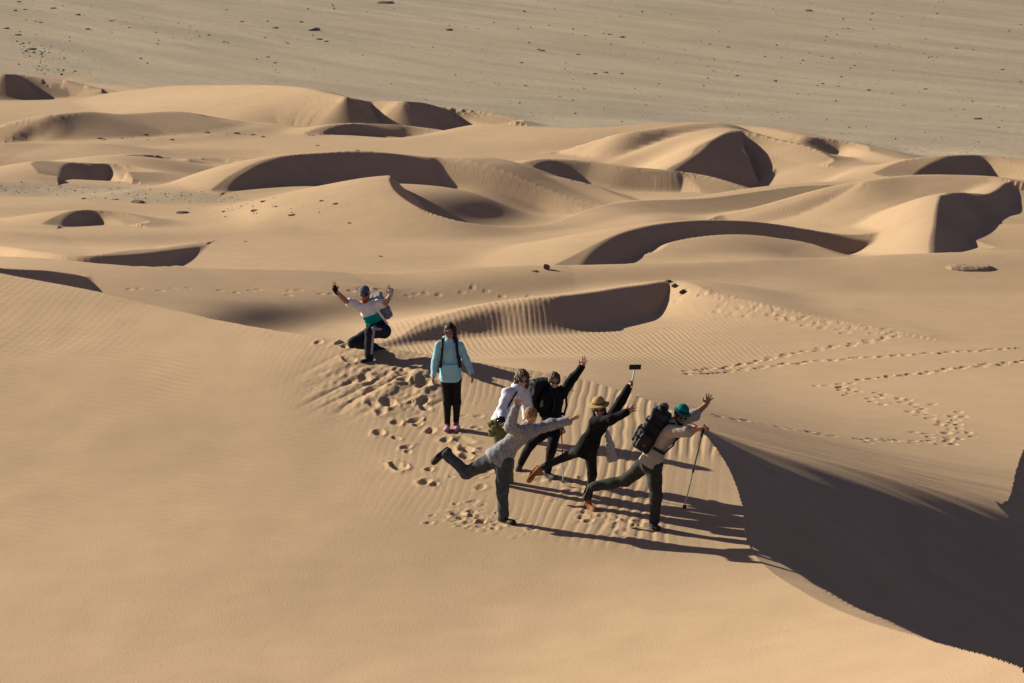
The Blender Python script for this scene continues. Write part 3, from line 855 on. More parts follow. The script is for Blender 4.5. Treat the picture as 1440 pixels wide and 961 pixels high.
class Person:
    """joints are photograph pixels plus metres behind (+) or before (-) the standing foot"""
    def __init__(s, foot, label, D=None, dd=0.0):
        g = hit(*foot)
        s.D = (D or g[1]) + dd
        s.o = V(*g)
        s.root = empty('person', s.o)
        tag(s.root, label, 'person', 'hikers posing on the dune crest')
    def J(s, p):
        return np.array(at(p[0], p[1], s.D + (p[2] if len(p) > 2 else 0)))
    def build(s, head, f, u, neck, sh, el, wr, hd, pel, hips, kn, an, heel, toe, skin, hands=(dict(), dict()), female=True, fat=1.0, hs=1.0, smile=False):
        J = s.J
        s.C = J(head); s.f, s.u = unit(f), unit(u)
        s.neck = J(neck); s.sh = [J(p) for p in sh]; s.el = [J(p) for p in el]; s.wr = [J(p) for p in wr]; s.hd = [J(p) for p in hd]
        s.pel = J(pel); s.hip = [J(p) for p in hips]; s.kn = [J(p) for p in kn]; s.an = [J(p) for p in an]; s.heel = [J(p) for p in heel]; s.toe = [J(p) for p in toe]
        across = unit(s.sh[1] - s.sh[0]); spine = unit(s.neck - s.pel)
        s.chest_n = unit(np.cross(across, spine))
        if s.chest_n[1] > 0: s.chest_n = -s.chest_n      # everyone faces the viewer
        s.across, s.spine, s.fat = across, spine, fat
        pr, s.M, s.P = head_prims(s.C, f, u, hs)
        s.P0 = s.P
        pr += [cap(s.C - s.M[:, 2] * .05 - s.M[:, 1] * .02, s.neck, .052, .058)]
        pr += s.torso(0)
        for i in (0, 1):
            pr += [cap(s.sh[i], s.el[i], .046 * fat, .037 * fat), cap(s.el[i], s.wr[i], .038 * fat, .025), cap(s.el[i] * .7 + s.wr[i] * .3, s.wr[i], .036 * fat, .024)]
            d = s.hd[i] - s.wr[i]
            pr += hand_prims(s.wr[i], d, np.asarray(hands[i].get('n', (0, -1, 0)), float), hands[i].get('thumb', 1 if i else -1), hands[i].get('curl', .2), hands[i].get('spread', .25), hands[i].get('only'))
            pr += [cap(s.hip[i], s.kn[i], .080 * fat, .052), cap(s.kn[i], s.an[i], .052, .036), cap(s.heel[i], s.toe[i], .03, .025)]
        s.skin_o = part('body', s.root, skin, pr, s.o, h=.0072, k=.03)
        # mouth on the face
        part('mouth', s.root, TEETH if smile else LIP, [cap(s.P(-.019, .083, -.052), s.P(.019, .083, -.052), .0062), ell(s.P(0, .090, -.055), V(.017, .006, .0065), s.M)], s.o, h=.004, k=.004)
        return s
    def torso(s, g):
        """pelvis, waist, chest and shoulders, grown by g"""
        c = s.pel + (s.neck - s.pel) * .68
        w = s.pel + (s.neck - s.pel) * .36
        F, n = s.fat, s.chest_n
        return [cap(s.pel, w, .145 * F + g, .118 * F + g, n, .72), cap(w, c, .118 * F + g, .145 * F + g, n, .70), cap(s.sh[0] * .8 + c * .2, s.sh[1] * .8 + c * .2, .066 + g), cap(c, s.neck, .11 + g, .055 + g, n, .8),
                cap(s.hip[0], s.hip[1], .085 * F + g)]
    def top(s, mat, g=.016, sleeve=1.0, hem=.12, name='top', loose=0.0, cloth=.006, seed=3, flare=.0, lam=.08):
        """shirt or jumper; sleeve 1 reaches the wrist, .5 the elbow"""
        pr = s.torso(g)[:4]
        lowc = s.pel - s.spine * hem * .5
        pr.append(cap(s.pel + s.spine * .06, lowc, .142 * s.fat + g + loose, .148 * s.fat + g + loose + flare, s.chest_n, .76))
        for i in (0, 1):
            pr.append(cap(s.sh[i], s.el[i], .052 * s.fat + g * 1.1, .044 * s.fat + g * 1.1) if sleeve >= .5 else cap(s.sh[i], s.sh[i] + (s.el[i] - s.sh[i]) * sleeve * 2, .054 * s.fat + g * 1.2, .05 * s.fat + g * 1.5))
            if sleeve > .5:
                e = s.el[i] + (s.wr[i] - s.el[i]) * ((sleeve - .5) * 2)
                pr.append(cap(s.el[i], e, .044 * s.fat + g * 1.1, .034 + g * .9))
        pr.append(cap(s.neck, s.neck + s.spine * .015, .058 + g))
        s.top_o = part(name, s.root, mat, pr, s.o, h=.009, k=.03, cloth=cloth, lam=lam, seed=seed, cuts=[(s.pel - s.spine * hem, -s.spine)])
        return s.top_o
    def legs(s, mat, g=.014, end=1.0, lam=.11, cloth=.005, seed=5, name='trousers', waist=.10):
        pr = [cap(s.hip[0], s.hip[1], .088 * s.fat + g), cap(s.pel, s.pel + s.spine * waist, .142 * s.fat + g * .6, .125 * s.fat + g * .6, s.chest_n, .74)]
        for i in (0, 1):
            e = s.kn[i] + (s.an[i] - s.kn[i]) * end
            pr += [cap(s.hip[i], s.kn[i], .086 * s.fat + g, .056 + g), cap(s.kn[i], e, .056 + g, .040 + g * 1.1)]
        return part(name, s.root, mat, pr, s.o, h=.009, k=.035, cloth=cloth * .8, lam=lam, seed=seed)
    def shoes(s, mat, sole, r=.042):
        for i in (0, 1):
            shoe(s.root, s.o, s.an[i], s.heel[i], s.toe[i], mat, sole, s.an[i] - (s.heel[i] * .7 + s.toe[i] * .3), r)
    def hair(s, mat, extra=(), vol=.014, fr=.30, cloth=.006):
        P, M = s.P, s.M
        pr = [ell(P(0, -.012, .030), V(.074 + vol, .094 + vol, .088 + vol), M)] + list(extra)
        n = M[:, 1] * .85 - M[:, 2] * .5
        return part('hair', s.root, mat, pr, s.o, h=.007, k=.025, cloth=cloth, lam=.03, sub=[ell(P(0, .105, -.034), V(.070, .085, .108), M)])

def tube(name, parent, mat, pts, r, origin, h=.007):
    return part(name, parent, mat, [cap(a, b, r) for a, b in zip(pts[:-1], pts[1:])], origin, h=h, k=.006)

def rod(name, mat, pts, radii, origin=None, parent=None, sides=10):
    """thin straight or bent rod as a lathe along its axis"""
    pts = [np.asarray(p, float) for p in pts]; origin = np.asarray(pts[0] if origin is None else origin, float)
    co = []; fc = []
    for i, p in enumerate(pts):
        d = unit(pts[min(i + 1, len(pts) - 1)] - pts[max(i - 1, 0)])
        a = unit(np.cross(d, V(.3, 1, .2))); b = np.cross(d, a)
        for k in range(sides):
            t = 2 * math.pi * k / sides
            co.append(p + (a * math.cos(t) + b * math.sin(t)) * radii[i] - origin)
    for i in range(len(pts) - 1):
        for k in range(sides):
            fc.append((i * sides + k, i * sides + (k + 1) % sides, (i + 1) * sides + (k + 1) % sides, (i + 1) * sides + k))
    o = mesh_np(name, np.array(co), np.array(fc), mat)
    if parent is not None: o.parent = parent
    else: o.location = origin
    return o
# ---- kneeling man, both hands up in a V
a = Person((516, 508), 'kneeling bearded person in white, teal and black shirt with both hands raised in V signs', dd=.34)
a.build((513, 413.5), (-.05, -.97, -.22), (-.08, -.1, 1), (517, 430.5), [(500.5, 429), (531.5, 427.5, .02)], [(486, 423.5, -.20), (542.5, 426.5, -.2)], [(472.5, 410, -.26), (549.5, 414.5, -.24)],
        [(470, 404, -.27), (549.5, 407, -.25)], (531, 462, .14), [(525, 466, .1), (540, 466, .1)], [(496, 482.5, -.12), (520, 466.5, -.30)], [(526, 488, .22), (518.5, 500, -.30)],
        [(531, 490, .30), (521, 506, -.28)], [(541, 494, .34), (508.5, 510, -.42)], SKIN_B, female=False, fat=1.0,
        hands=(dict(n=(0, -1, .1), only=(0, 1), spread=.3, thumb=1), dict(n=(0, -1, .1), only=(0, 1), spread=.3, thumb=-1)))
tt = a.top(WHITE, sleeve=.30, hem=.02, name='shirt')
TEAL = fmat('teal_cloth', (.0, .27, .26), .9, .1, .1, 12)
tt.data.materials.append(TEAL); tt.data.materials.append(BLACK)
_c = np.empty(len(tt.data.vertices) * 3); tt.data.vertices.foreach_get('co', _c); _c = _c.reshape(-1, 3) + a.o
_t = (_c - a.pel) @ a.spine / np.linalg.norm(a.neck - a.pel)
_far = np.minimum(np.linalg.norm(_c - a.sh[0], axis=1), np.linalg.norm(_c - a.sh[1], axis=1)) < .1
for p_ in tt.data.polygons:
    v_ = _t[p_.vertices[0]]
    p_.material_index = 0 if (v_ > .70 or _far[p_.vertices[0]]) else (1 if v_ > .34 else 2)
a.legs(NAVY, g=.024, seed=8, waist=.06)
GREYS = fmat('grey_stripe', (.30, .30, .36), .9, .1, .1, 12)
off = V(.03, -.075, .03)
part('side_stripe', a.root, GREYS, [cap(a.hip[1] + V(.02, -.09, .03), a.kn[1] + V(.055, -.05, .06), .026, .026), cap(a.kn[1] + V(.062, -.05, .05), a.an[1] + V(.045, -.045, .04), .026, .022)], a.o, h=.008, k=.01)
a.shoes(NAVY, RUBBER)
BEARD = fmat('red_beard', (.27, .075, .026), .9, .1, .3, 40)
part('beard', a.root, BEARD, [ell(a.P(0, .05, -.085), V(.055, .05, .05), a.M), ell(a.P(0, .055, -.125), V(.042, .04, .045), a.M), cap(a.P(-.06, .0, -.03), a.P(-.045, .045, -.08), .02), cap(a.P(.06, .0, -.03), a.P(.045, .045, -.08), .02)], a.o, h=.007, k=.02, cloth=.004, lam=.02)
CAPG = fmat('grey_cap', (.085, .105, .15), .9, .1, .15, 14)
def ball_cap(s, mat, visor, peak=.105, tilt=-.02):
    c = part('cap', s.root, mat, [ell(s.P(0, -.008, .045), V(.086, .104, .092), s.M)], s.o, h=.007, k=.01, cuts=[(s.P(0, .0, .040), -s.M[:, 2])])
    part('visor', c, visor, [ell(s.P(0, .09, .045 + tilt), V(.070, peak * .72, .010), frame(s.M[:, 1] + s.M[:, 2] * tilt * 6, s.M[:, 2]))], s.o, h=.007, k=.01, sub=[ell(s.P(0, -.02, .03), V(.078, .094, .1), s.M)])
ball_cap(a, CAPG, NAVY)
glasses(a.root, a.o, a.P, a.M, LENS)

GLOVE = fmat('pale_glove', (.42, .40, .46), .9, .15, .3, 30)
for i_, gm in ((0, BLACK), (1, GLOVE)):
    dv = unit(a.hd[i_] - a.wr[i_]); sd_ = unit(np.cross(dv, V(0, -1, .1)))
    part('glove', a.root, gm, [ell(a.wr[i_] + dv * .05, V(.046, .062, .024), np.stack([sd_, dv, np.cross(sd_, dv)], 1)), cap(a.wr[i_] - dv * .03, a.wr[i_] + dv * .03, .032, .034)], a.o, h=.007, k=.02)

# ---- woman in the light blue hoodie
b = Person((635, 605), 'standing person in light blue hoodie and black leggings with big mirrored sunglasses')
b.build((632.5, 466), (-.12, -.97, -.20), (.03, 0, 1), (632, 481), [(617.5, 486), (647, 486)], [(611.5, 508, -.02), (656.5, 508, -.02)], [(609.5, 527, -.08), (662.5, 524, -.08)], [(608.8, 533, -.1), (664.3, 530, -.1)],
        (633.5, 527), [(627, 533), (641, 533)], [(629, 566, -.03), (642.5, 566, -.03)], [(629, 594, .02), (641.5, 592, .03)], [(629.5, 599, .05), (641.5, 597, .06)], [(628, 606, -.14), (643.5, 604, -.12)], SKIN_B, fat=.90,
        hands=(dict(n=(.9, -.3, 0), curl=.5, thumb=1, spread=.05), dict(n=(-.9, -.3, 0), curl=.5, thumb=-1, spread=.05)))
SKY = fmat('light_blue_fleece', (.30, .565, .66), .95, .1, .07, 10)
b.top(SKY, g=.012, hem=.10, loose=.022, cloth=.006, lam=.11, name='hoodie')
part('hood', b.top_o, SKY, [cap(b.P(-.075, -.02, -.14), b.P(.075, -.02, -.14), .045), cap(b.P(-.075, -.02, -.14), b.P(-.03, .07, -.175), .035), cap(b.P(.075, -.02, -.14), b.P(.03, .07, -.175), .035), cap(b.P(-.07, -.06, -.15), b.P(.07, -.06, -.15), .05)], b.o, h=.009, k=.03, cloth=.004)
part('pouch_pocket', b.top_o, SKY, [box(b.pel + b.spine * .10 + b.chest_n * .112, V(.115, .012, .07), frame(-b.chest_n, b.spine), .01)], b.o, h=.008)
b.legs(BLACK2, g=.004, cloth=.002, name='leggings')
PINK = fmat('pink_knit', (.44, .075, .12), .9, .1, .25, 30)
PALE = fmat('pale_sole', (.50, .53, .60), .8, .2, .08, 20)
b.shoes(PINK, PALE, .040)
for i in (0, 1):
    dd_ = unit(b.toe[i] - b.heel[i])
    part('toe_cap', b.root, fmat('pale_blue_mesh', (.34, .40, .55), .8, .2, .15, 30), [ell(b.toe[i] - dd_ * .035 + V(0, 0, .016), V(.046, .062, .036), frame(dd_, V(0, 0, 1)))], b.o, h=.008)
DKHAIR = fmat('dark_hair', (.016, .010, .008), .6, .3, .4, 60)
b.hair(DKHAIR, [cap(b.P(-.06, -.01, .04), b.P(-.085, .03, -.15), .034, .038), cap(b.P(-.085, .03, -.15), b.P(-.095, .08, -.32), .038, .018), cap(b.P(0, -.08, 0), b.P(-.02, -.09, -.18), .06, .05)], vol=.008)
glasses(b.root, b.o, b.P, b.M, MIRROR, 1.3)
def straps(root, s, mat, origin, r=.021, low=.28, wide=1.0):
    for i in (0, 1):
        sg = (-1, 1)[i]
        q = [s.sh[i] * .66 + s.neck * .34 - s.chest_n * .10 + s.spine * .02, s.sh[i] * .66 + s.neck * .34 + s.spine * .078, s.sh[i] * .70 + s.neck * .30 + s.chest_n * .115 - s.spine * .04, s.sh[i] * .78 + s.neck * .22 + s.chest_n * .128 - s.spine * .16, s.sh[i] * .95 + s.pel * .05 + s.chest_n * .07 - s.spine * low, s.sh[i] - s.spine * (low + .03) - s.chest_n * .08]
        part('shoulder_strap', root, mat, [cap(x, y, r * wide, r * wide, s.chest_n, .55) for x, y in zip(q[:-1], q[1:])], origin, h=.008, k=.012)
def backpack(s, label, mat, hs, off, pocketmat=None, strapmat=None, lid=True, strap=True, r=.05, tilt=None):
    """worn on the back: main bag, lid, front pocket, side pockets, straps"""
    R_ = frame(-s.chest_n, tilt if tilt is not None else s.spine)
    c = s.neck + s.across * off[0] - s.chest_n * off[1] + s.spine * off[2]
    root = empty('backpack', c)
    tag(root, label, 'backpack', 'backpacks worn by the hikers')
    X = lambda x, y, z: c + R_ @ V(x, y, z)
    part('main_bag', root, mat, [box(c, V(*hs), R_, r), box(X(0, hs[1] * .35, -hs[2] * .25), V(hs[0] * .93, hs[1] * .8, hs[2] * .7), R_, r)], c, h=.009, k=.03, cloth=.006, lam=.08)
    if lid: part('lid', root, pocketmat or mat, [box(X(0, .0, hs[2] * 1.02), V(hs[0] * 1.02, hs[1] * 1.05, hs[2] * .2), R_, .04)], c, h=.009, k=.02, cloth=.005)
    part('front_pocket', root, pocketmat or mat, [box(X(0, hs[1] * 1.1, -hs[2] * .35), V(hs[0] * .72, hs[1] * .4, hs[2] * .42), R_, .03)], c, h=.009, k=.02, cloth=.004)
    for sg in (-1, 1):
        part('side_pocket', root, pocketmat or mat, [box(X(hs[0] * 1.0 * sg, 0, -hs[2] * .5), V(hs[0] * .22, hs[1] * .7, hs[2] * .42), R_, .025)], c, h=.009, k=.02, cloth=.004)
    if strap: straps(root, s, strapmat or mat, c)
    return root, X, c
backpack(b, 'small black backpack whose straps cross the light blue hoodie', PACKBLK, (.13, .07, .20), (0, .20, -.22), lid=False)
GREYBAG = fmat('grey_nylon', (.20, .20, .23), .7, .25, .12, 16)
_rt, _X, _c0 = backpack(a, 'light grey backpack on the back of the kneeling person', GREYBAG, (.145, .085, .215), (.12, .17, -.16), strap=False, lid=True)
part('shoulder_strap', _rt, WHITE, [cap(a.sh[1] * .75 + a.neck * .25 + a.spine * .08, a.sh[1] * .86 + a.neck * .14 + a.chest_n * .12 - a.spine * .08, .022, .022, a.chest_n, .5), cap(a.sh[1] * .86 + a.neck * .14 + a.chest_n * .12 - a.spine * .08, a.sh[1] + a.across * .02 + a.chest_n * .06 - a.spine * .36, .022, .02, a.chest_n, .5)], _c0, h=.008, k=.01)

# ---- woman in the white jacket
c = Person((705, 690), 'person in white jacket and olive trousers with brown bob, leaning behind the grey sweater', D=hit(709, 682)[1])
c.build((734, 533.5), (.28, -.94, -.2), (.1, 0, 1), (728, 547), [(714, 553, -.12), (737, 553, .14)], [(707, 577, -.22), (742, 575, .2)], [(706, 592, -.36), (741, 596, .1)], [(708, 599, -.40), (742, 603, .06)],
        (707, 592, .05), [(702, 598, 0), (713, 598, .08)], [(704, 640, -.1), (716, 638, .1)], [(705, 678, .0), (716, 676, .1)], [(704, 684, .03), (715, 682, .13)], [(712, 690, -.12), (726, 688, .05)], SKIN_C, smile=True,
        hands=(dict(n=(.5, -.4, .5), curl=.7, thumb=1), dict(n=(0, -1, 0), curl=.4)))
WJ = fmat('white_fleece', (.66, .65, .73), .95, .1, .06, 9)
c.top(WJ, g=.03, hem=.03, loose=.01, cloth=.0055, lam=.12, name='jacket', seed=12)
part('hood', c.top_o, WJ, [cap(c.P(-.07, -.05, -.13), c.P(.07, -.05, -.13), .052), cap(c.P(-.08, -.02, -.14), c.P(-.04, .06, -.18), .036), cap(c.P(.08, -.02, -.14), c.P(.04, .06, -.18), .036)], c.o, h=.009, k=.03, cloth=.005)
OLIVE = fmat('olive_cloth', (.15, .15, .065), .95, .1, .2, 14)
c.legs(OLIVE, g=.02, cloth=.006, seed=14, waist=.05)
c.shoes(BLACK, RUBBER)
BRHAIR = fmat('brown_hair', (.060, .028, .016), .6, .3, .4, 60, col2=(.10, .05, .028))
c.hair(BRHAIR, [cap(c.P(-.075, -.02, .02), c.P(-.085, .01, -.11), .034, .028), cap(c.P(.075, -.02, .02), c.P(.085, .02, -.11), .034, .026), cap(c.P(0, -.07, 0), c.P(0, -.07, -.11), .07, .06)], vol=.024)
glasses(c.root, c.o, c.P, c.M, LENS, 1.12)
# her olive pouch and camera
pc = c.J((697, 600, -.34))
pouch = empty('waist_pouch', pc); tag(pouch, 'olive green pouch hanging at the hip of the white jacket', 'pouch')
part('bag', pouch, OLIVE, [box(pc, V(.085, .055, .10), frame(V(.4, 1, 0), V(-.45, 0, 1)), .035), box(pc + V(-.05, -.02, -.08), V(.05, .04, .06), frame(V(.4, 1, 0), V(-.45, 0, 1)), .03)], pc, h=.009, k=.03, cloth=.009)
part('pocket', pouch, OLIVE, [box(pc + V(-.01, -.06, -.02), V(.05, .02, .05), frame(V(.4, 1, 0), V(-.45, 0, 1)), .015)], pc, h=.008, k=.02, cloth=.004)
tube('strap', pouch, BLACK, [pc + V(.05, 0, .1), c.J((716, 570, -.24)), c.J((727, 551, -.16))], .012, pc)
cc_ = c.J((704, 591, -.42))
camo = empty('camera', cc_); tag(camo, 'small black camera held above the olive pouch', 'camera')
part('camera_body', camo, RUBBER, [box(cc_, V(.06, .03, .04), frame(V(.3, 1, -.2), V(-.3, 0, 1)), .01), box(cc_ + V(0, 0, .04), V(.022, .022, .014), None, .008)], cc_, h=.006, k=.006)
part('lens', camo, LENS, [cap(cc_ + V(.0, -.03, 0), cc_ + V(-.02, -.085, .0), .03, .028)], cc_, h=.006, k=.004)

# ---- woman in black with a backpack, one arm up
d = Person((773, 672), 'person in black jacket with backpack and sunglasses, one arm raised high behind the grey sleeve')
d.build((779.5, 536), (.1, -.97, -.15), (.06, .0, 1), (780, 550), [(769, 556, -.1), (792, 552, .12)], [(764.5, 581, -.2), (806, 531.5, .12)], [(786.5, 599, -.3), (818, 516.5, .10)], [(792, 604.5, -.32), (821.5, 508, .08)],
        (775, 599, .05), [(770, 604, .02), (780, 604, .06)], [(747, 624, .12), (775.5, 633, -.2)], [(733, 650, .36), (770.5, 661, .02)], [(731, 655, .40), (769, 667, .05)], [(728, 663, .30), (781, 673, -.1)], SKIN_C, smile=True,
        hands=(dict(n=(.2, .2, -1), curl=1.2, thumb=1, spread=.05), dict(n=(-.6, -.8, 0), curl=.15, thumb=-1, spread=.2)))
d.top(BLACK, g=.018, hem=.08, loose=.008, cloth=.005, lam=.12, name='jacket', seed=21)
part('collar', d.top_o, BLACK, [cap(d.P(-.05, .02, -.13), d.P(.05, .02, -.13), .04), cap(d.P(-.05, -.04, -.12), d.P(.05, -.04, -.12), .04)], d.o, h=.009, k=.03)
d.legs(BLACK, g=.012, cloth=.005, seed=23)
GREYSHOE = fmat('grey_shoe', (.07, .068, .07), .8, .2, .2, 25)
d.shoes(GREYSHOE, RUBBER)
d.hair(BRHAIR, [ell(d.P(0, -.10, .0), V(.05, .05, .05), d.M)], vol=.012)
glasses(d.root, d.o, d.P, d.M, LENS, 1.15)
backpack(d, 'black backpack on the back of the person in the black jacket', PACKBLK, (.16, .09, .215), (-.13, .17, -.12), strapmat=RUBBER)
RED = fmat('red_paint', (.35, .03, .02), .4, .4, .1, 20, 0)
def pole(label, top, tip, hand, shaft, grip, strapcol=None):
    top, tip = np.asarray(top), np.asarray(tip); dv = tip - top
    root = empty('trekking_pole', tip)
    tag(root, label, 'trekking pole', 'trekking poles planted in the sand')
    rod('grip', grip, [top, top + dv * .015, top + dv * .06, top + dv * .13], [.012, .019, .016, .014], tip, root)
    rod('upper_shaft', shaft, [top + dv * .12, top + dv * .5], [.0095, .0095], tip, root)
    rod('lock', grip, [top + dv * .49, top + dv * .5, top + dv * .53, top + dv * .54], [.009, .014, .014, .009], tip, root)
    rod('lower_shaft', SILVER, [top + dv * .53, top + dv * .94], [.008, .008], tip, root)
    rod('basket', grip, [top + dv * .925, top + dv * .93, top + dv * .945, top + dv * .95], [.008, .028, .028, .008], tip, root)
    rod('tip', SILVER, [top + dv * .94, top + dv * 1.03], [.007, .003], tip, root)
    return root
g_ = hit(792, 683)
pole('red trekking pole held upright by the person in the black jacket', d.J((789.5, 600, -.33)), V(*g_), None, RED, RUBBER)

# ---- man in the grey jumper flying on one leg, in front
e = Person((713, 735), 'person in grey heather sweater and slate trousers balancing on one leg nearest the viewer')
e.build((746.5, 585.5), (.20, -.80, -.56), (.10, -.48, .87), (741, 601, .02), [(728, 606, -.16), (752, 604, .17)], [(717.5, 601, -.36), (776, 597, .2)], [(725, 574, -.42), (799.5, 592.5, .18)], [(727.5, 564, -.43), (808, 588, .17)],
        (703, 642, .03), [(697, 645, .08), (708, 648, -.02)], [(656.5, 665, .18), (706.5, 689, -.05)], [(628, 639.5, .32), (708, 725, 0)], [(629, 634, .35), (705.5, 731, .04)], [(609, 650.5, .30), (722, 736, -.14)], SKIN_C, female=False, fat=1.08,
        hands=(dict(n=(-.1, -1, .0), curl=.12, thumb=1, spread=.32), dict(n=(.1, -.5, -.6), curl=.1, thumb=-1, spread=.2)))
HEATH = fmat('grey_heather', (.21, .21, .225), .95, .1, .38, 42, .5, col2=(.30, .30, .32))
e.top(HEATH, g=.026, hem=.09, loose=.02, cloth=.005, lam=.13, name='sweater', seed=31, flare=.02)
SLATE = fmat('slate_cloth', (.060, .068, .075), .9, .12, .25, 14)
e.legs(SLATE, g=.026, cloth=.008, seed=33)
DKSHOE = fmat('dark_brown_leather', (.035, .028, .024), .7, .25, .25, 25)
e.shoes(DKSHOE, RUBBER, .048)
SANDY = fmat('sandy_hair', (.25, .15, .065), .8, .2, .35, 60)
e.hair(SANDY, [], vol=.010)
for sg in (-1, 1):
    part('eye', e.root, LENS, [ell(e.P(.03 * sg, .083, .008), V(.012, .006, .007), e.M)], e.o, h=.004, k=.003)

# ---- woman in black with the straw hat and selfie stick
h_ = Person((828, 716), 'person in black sweater and straw hat holding up a selfie stick, one leg kicked back')
h_.build((842.5, 575), (.05, -.98, -.12), (-.12, 0, 1), (847, 588.5), [(836, 594, -.13), (858, 588, .13)], [(860, 590, -.30), (873.5, 564, .16)], [(881, 580.5, -.34), (884, 546, .16)], [(889.5, 575, -.35), (888, 539.5, .15)],
         (826, 628, .03), [(821, 632, .08), (830, 634, -.02)], [(800, 640.5, .34), (833, 668, -.05)], [(763, 657.5, .46), (827.5, 701, .02)], [(757.5, 659, .48), (825.5, 709, .05)], [(743, 676, .42), (838, 719, -.13)], SKIN_C, smile=True,
         hands=(dict(n=(.1, -.9, .3), curl=.1, thumb=-1, spread=.3), dict(n=(-.7, -.6, 0), curl=1.3, thumb=1, spread=.03)))
h_.top(BLACK, g=.022, hem=.15, loose=.012, cloth=.005, lam=.12, name='sweater', seed=41)
h_.legs(BLACK2, g=.005, cloth=.003, name='leggings', seed=43)
RUST = fmat('rust_leather', (.26, .085, .030), .75, .25, .3, 25)
h_.shoes(RUST, fmat('orange_brown_sole', (.20, .10, .045), .8, .2, .2, 20), .044)
h_.hair(DKHAIR, [cap(h_.P(-.07, -.03, 0), h_.P(-.075, -.01, -.12), .03, .022), cap(h_.P(.07, -.03, 0), h_.P(.075, -.01, -.12), .03, .022), cap(h_.P(0, -.07, 0), h_.P(0, -.07, -.12), .07, .05)])
glasses(h_.root, h_.o, h_.P, h_.M, LENS, 1.15)
def brim_hat(s, mat, band, rb=.15, crown=.088, z=.062, droop=.0):
    hat = part('hat', s.root, mat, [ell(s.P(0, -.005, z + .03), V(crown, crown * 1.12, .085), s.M), ell(s.P(0, 0, z + .005), V(rb, rb * 1.08, .013), s.M), ell(s.P(0, rb * .55, z - .006 - droop), V(rb * .8, rb * .5, .012), s.M)], s.o, h=.007, k=.018, cuts=[(s.P(0, 0, z - .035), -s.M[:, 2])])
    part('band', hat, band, [ell(s.P(0, -.005, z + .026), V(crown + .006, crown * 1.12 + .006, .05), s.M)], s.o, h=.007, k=.01, cuts=[(s.P(0, 0, z + .012), -s.M[:, 2]), (s.P(0, 0, z + .042), s.M[:, 2])])
STRAW = fmat('straw', (.42, .28, .12), .9, .15, .2, 50, .6)
brim_hat(h_, STRAW, fmat('brown_band', (.13, .07, .035), .9, .1, .1, 20))
# pale cloth tied round her waist
PALEC = fmat('pale_cotton', (.42, .40, .41), .95, .1, .08, 10)
w0 = h_.J((853, 604, .16))
part('tied_shirt', h_.root, PALEC, [cap(h_.J((853, 606, .14)), h_.J((858, 628, .18)), .035, .06, V(0, 1, 0), .35), cap(h_.J((858, 628, .18)), h_.J((861, 645, .18)), .06, .075, V(0, 1, 0), .3)], h_.o, h=.008, k=.03, cloth=.010, lam=.05, seed=4, cuts=[(h_.J((861, 650, .18)), V(.25, 0, -1))])
# selfie stick and phone
s0, s1 = h_.J((887.3, 545, .12)), h_.J((893, 517.5, .14))
st = empty('selfie_stick', s0); tag(st, 'white selfie stick held up by the person in the straw hat', 'selfie stick')
dv = s1 - s0
rod('grip', RUBBER, [s0 - dv * .25, s0 - dv * .2, s0 + dv * .15, s0 + dv * .2], [.010, .015, .015, .011], s0, st)
rod('shaft', WHITE, [s0 + dv * .2, s0 + dv * .98], [.0125, .009], s0, st)
rod('clamp', RUBBER, [s0 + dv * .94, s0 + dv * 1.02], [.017, .017], s0, st)
pc = s1 + V(.0, -.01, .012)
ph = empty('phone', pc); tag(ph, 'black phone clamped on top of the white selfie stick', 'phone')
PM = frame(V(.1, -1, -.35), V(0, 0, 1))
part('phone_body', ph, LENS, [box(pc, V(.082, .006, .04), PM, .005)], pc, h=.005, k=.003)
part('screen', ph, LENS, [box(pc + PM @ V(0, .0065, 0), V(.075, .0025, .035), PM, .002)], pc, h=.004, k=.002)
part('camera_bump', ph, RUBBER, [box(pc + PM @ V(-.05, -.008, .0), V(.018, .004, .022), PM, .003)], pc, h=.005, k=.003)

# ---- man with the big backpack and the trekking pole
k_ = Person((920, 743), 'person in beige shirt and teal hat bent under large black rucksack, on one leg')
k_.build((957, 585), (.34, -.9, -.28), (.30, -.12, .95), (945, 597.5), [(943, 607, -.17), (953, 594, .16)], [(967.5, 607, -.30), (976, 584, .26)], [(983.5, 602.5, -.38), (992.5, 569.5, .28)], [(991, 600.5, -.40), (996.5, 560.5, .27)],
         (915, 649, .02), [(909, 651, .08), (919, 655, -.03)], [(880.5, 676, .22), (922.5, 698, -.06)], [(835, 684.5, .34), (920, 733, 0)], [(829, 685, .37), (918, 738.5, .04)], [(823, 702, .30), (925, 744, -.16)], SKIN_B, female=False, fat=1.1, smile=True,
         hands=(dict(n=(-.1, -.3, -1), curl=1.15, thumb=1, spread=.05), dict(n=(-.2, -1, .1), curl=.1, thumb=-1, spread=.35)))
BEIGE = fmat('beige_shirt', (.40, .335, .265), .95, .1, .08, 10)
k_.top(BEIGE, g=.026, sleeve=.62, hem=.05, loose=.01, cloth=.006, lam=.11, name='shirt', seed=51)
DKGREEN = fmat('dark_grey_trousers', (.040, .040, .038), .9, .12, .25, 14)
k_.legs(DKGREEN, g=.024, cloth=.008, seed=53)
k_.shoes(DKSHOE, RUBBER, .046)
k_.hair(DKHAIR, [], vol=.008)
part('beard', k_.root, DKHAIR, [ell(k_.P(0, .048, -.08), V(.052, .046, .036), k_.M), cap(k_.P(-.062, .0, -.02), k_.P(-.045, .045, -.075), .015), cap(k_.P(.062, .0, -.02), k_.P(.045, .045, -.075), .015), cap(k_.P(-.025, .088, -.038), k_.P(.025, .088, -.038), .008)], k_.o, h=.006, k=.015, cloth=.003, lam=.02)
glasses(k_.root, k_.o, k_.P, k_.M, LENS, 1.1)
TEALH = fmat('teal_hat', (.010, .155, .150), .9, .1, .15, 16)
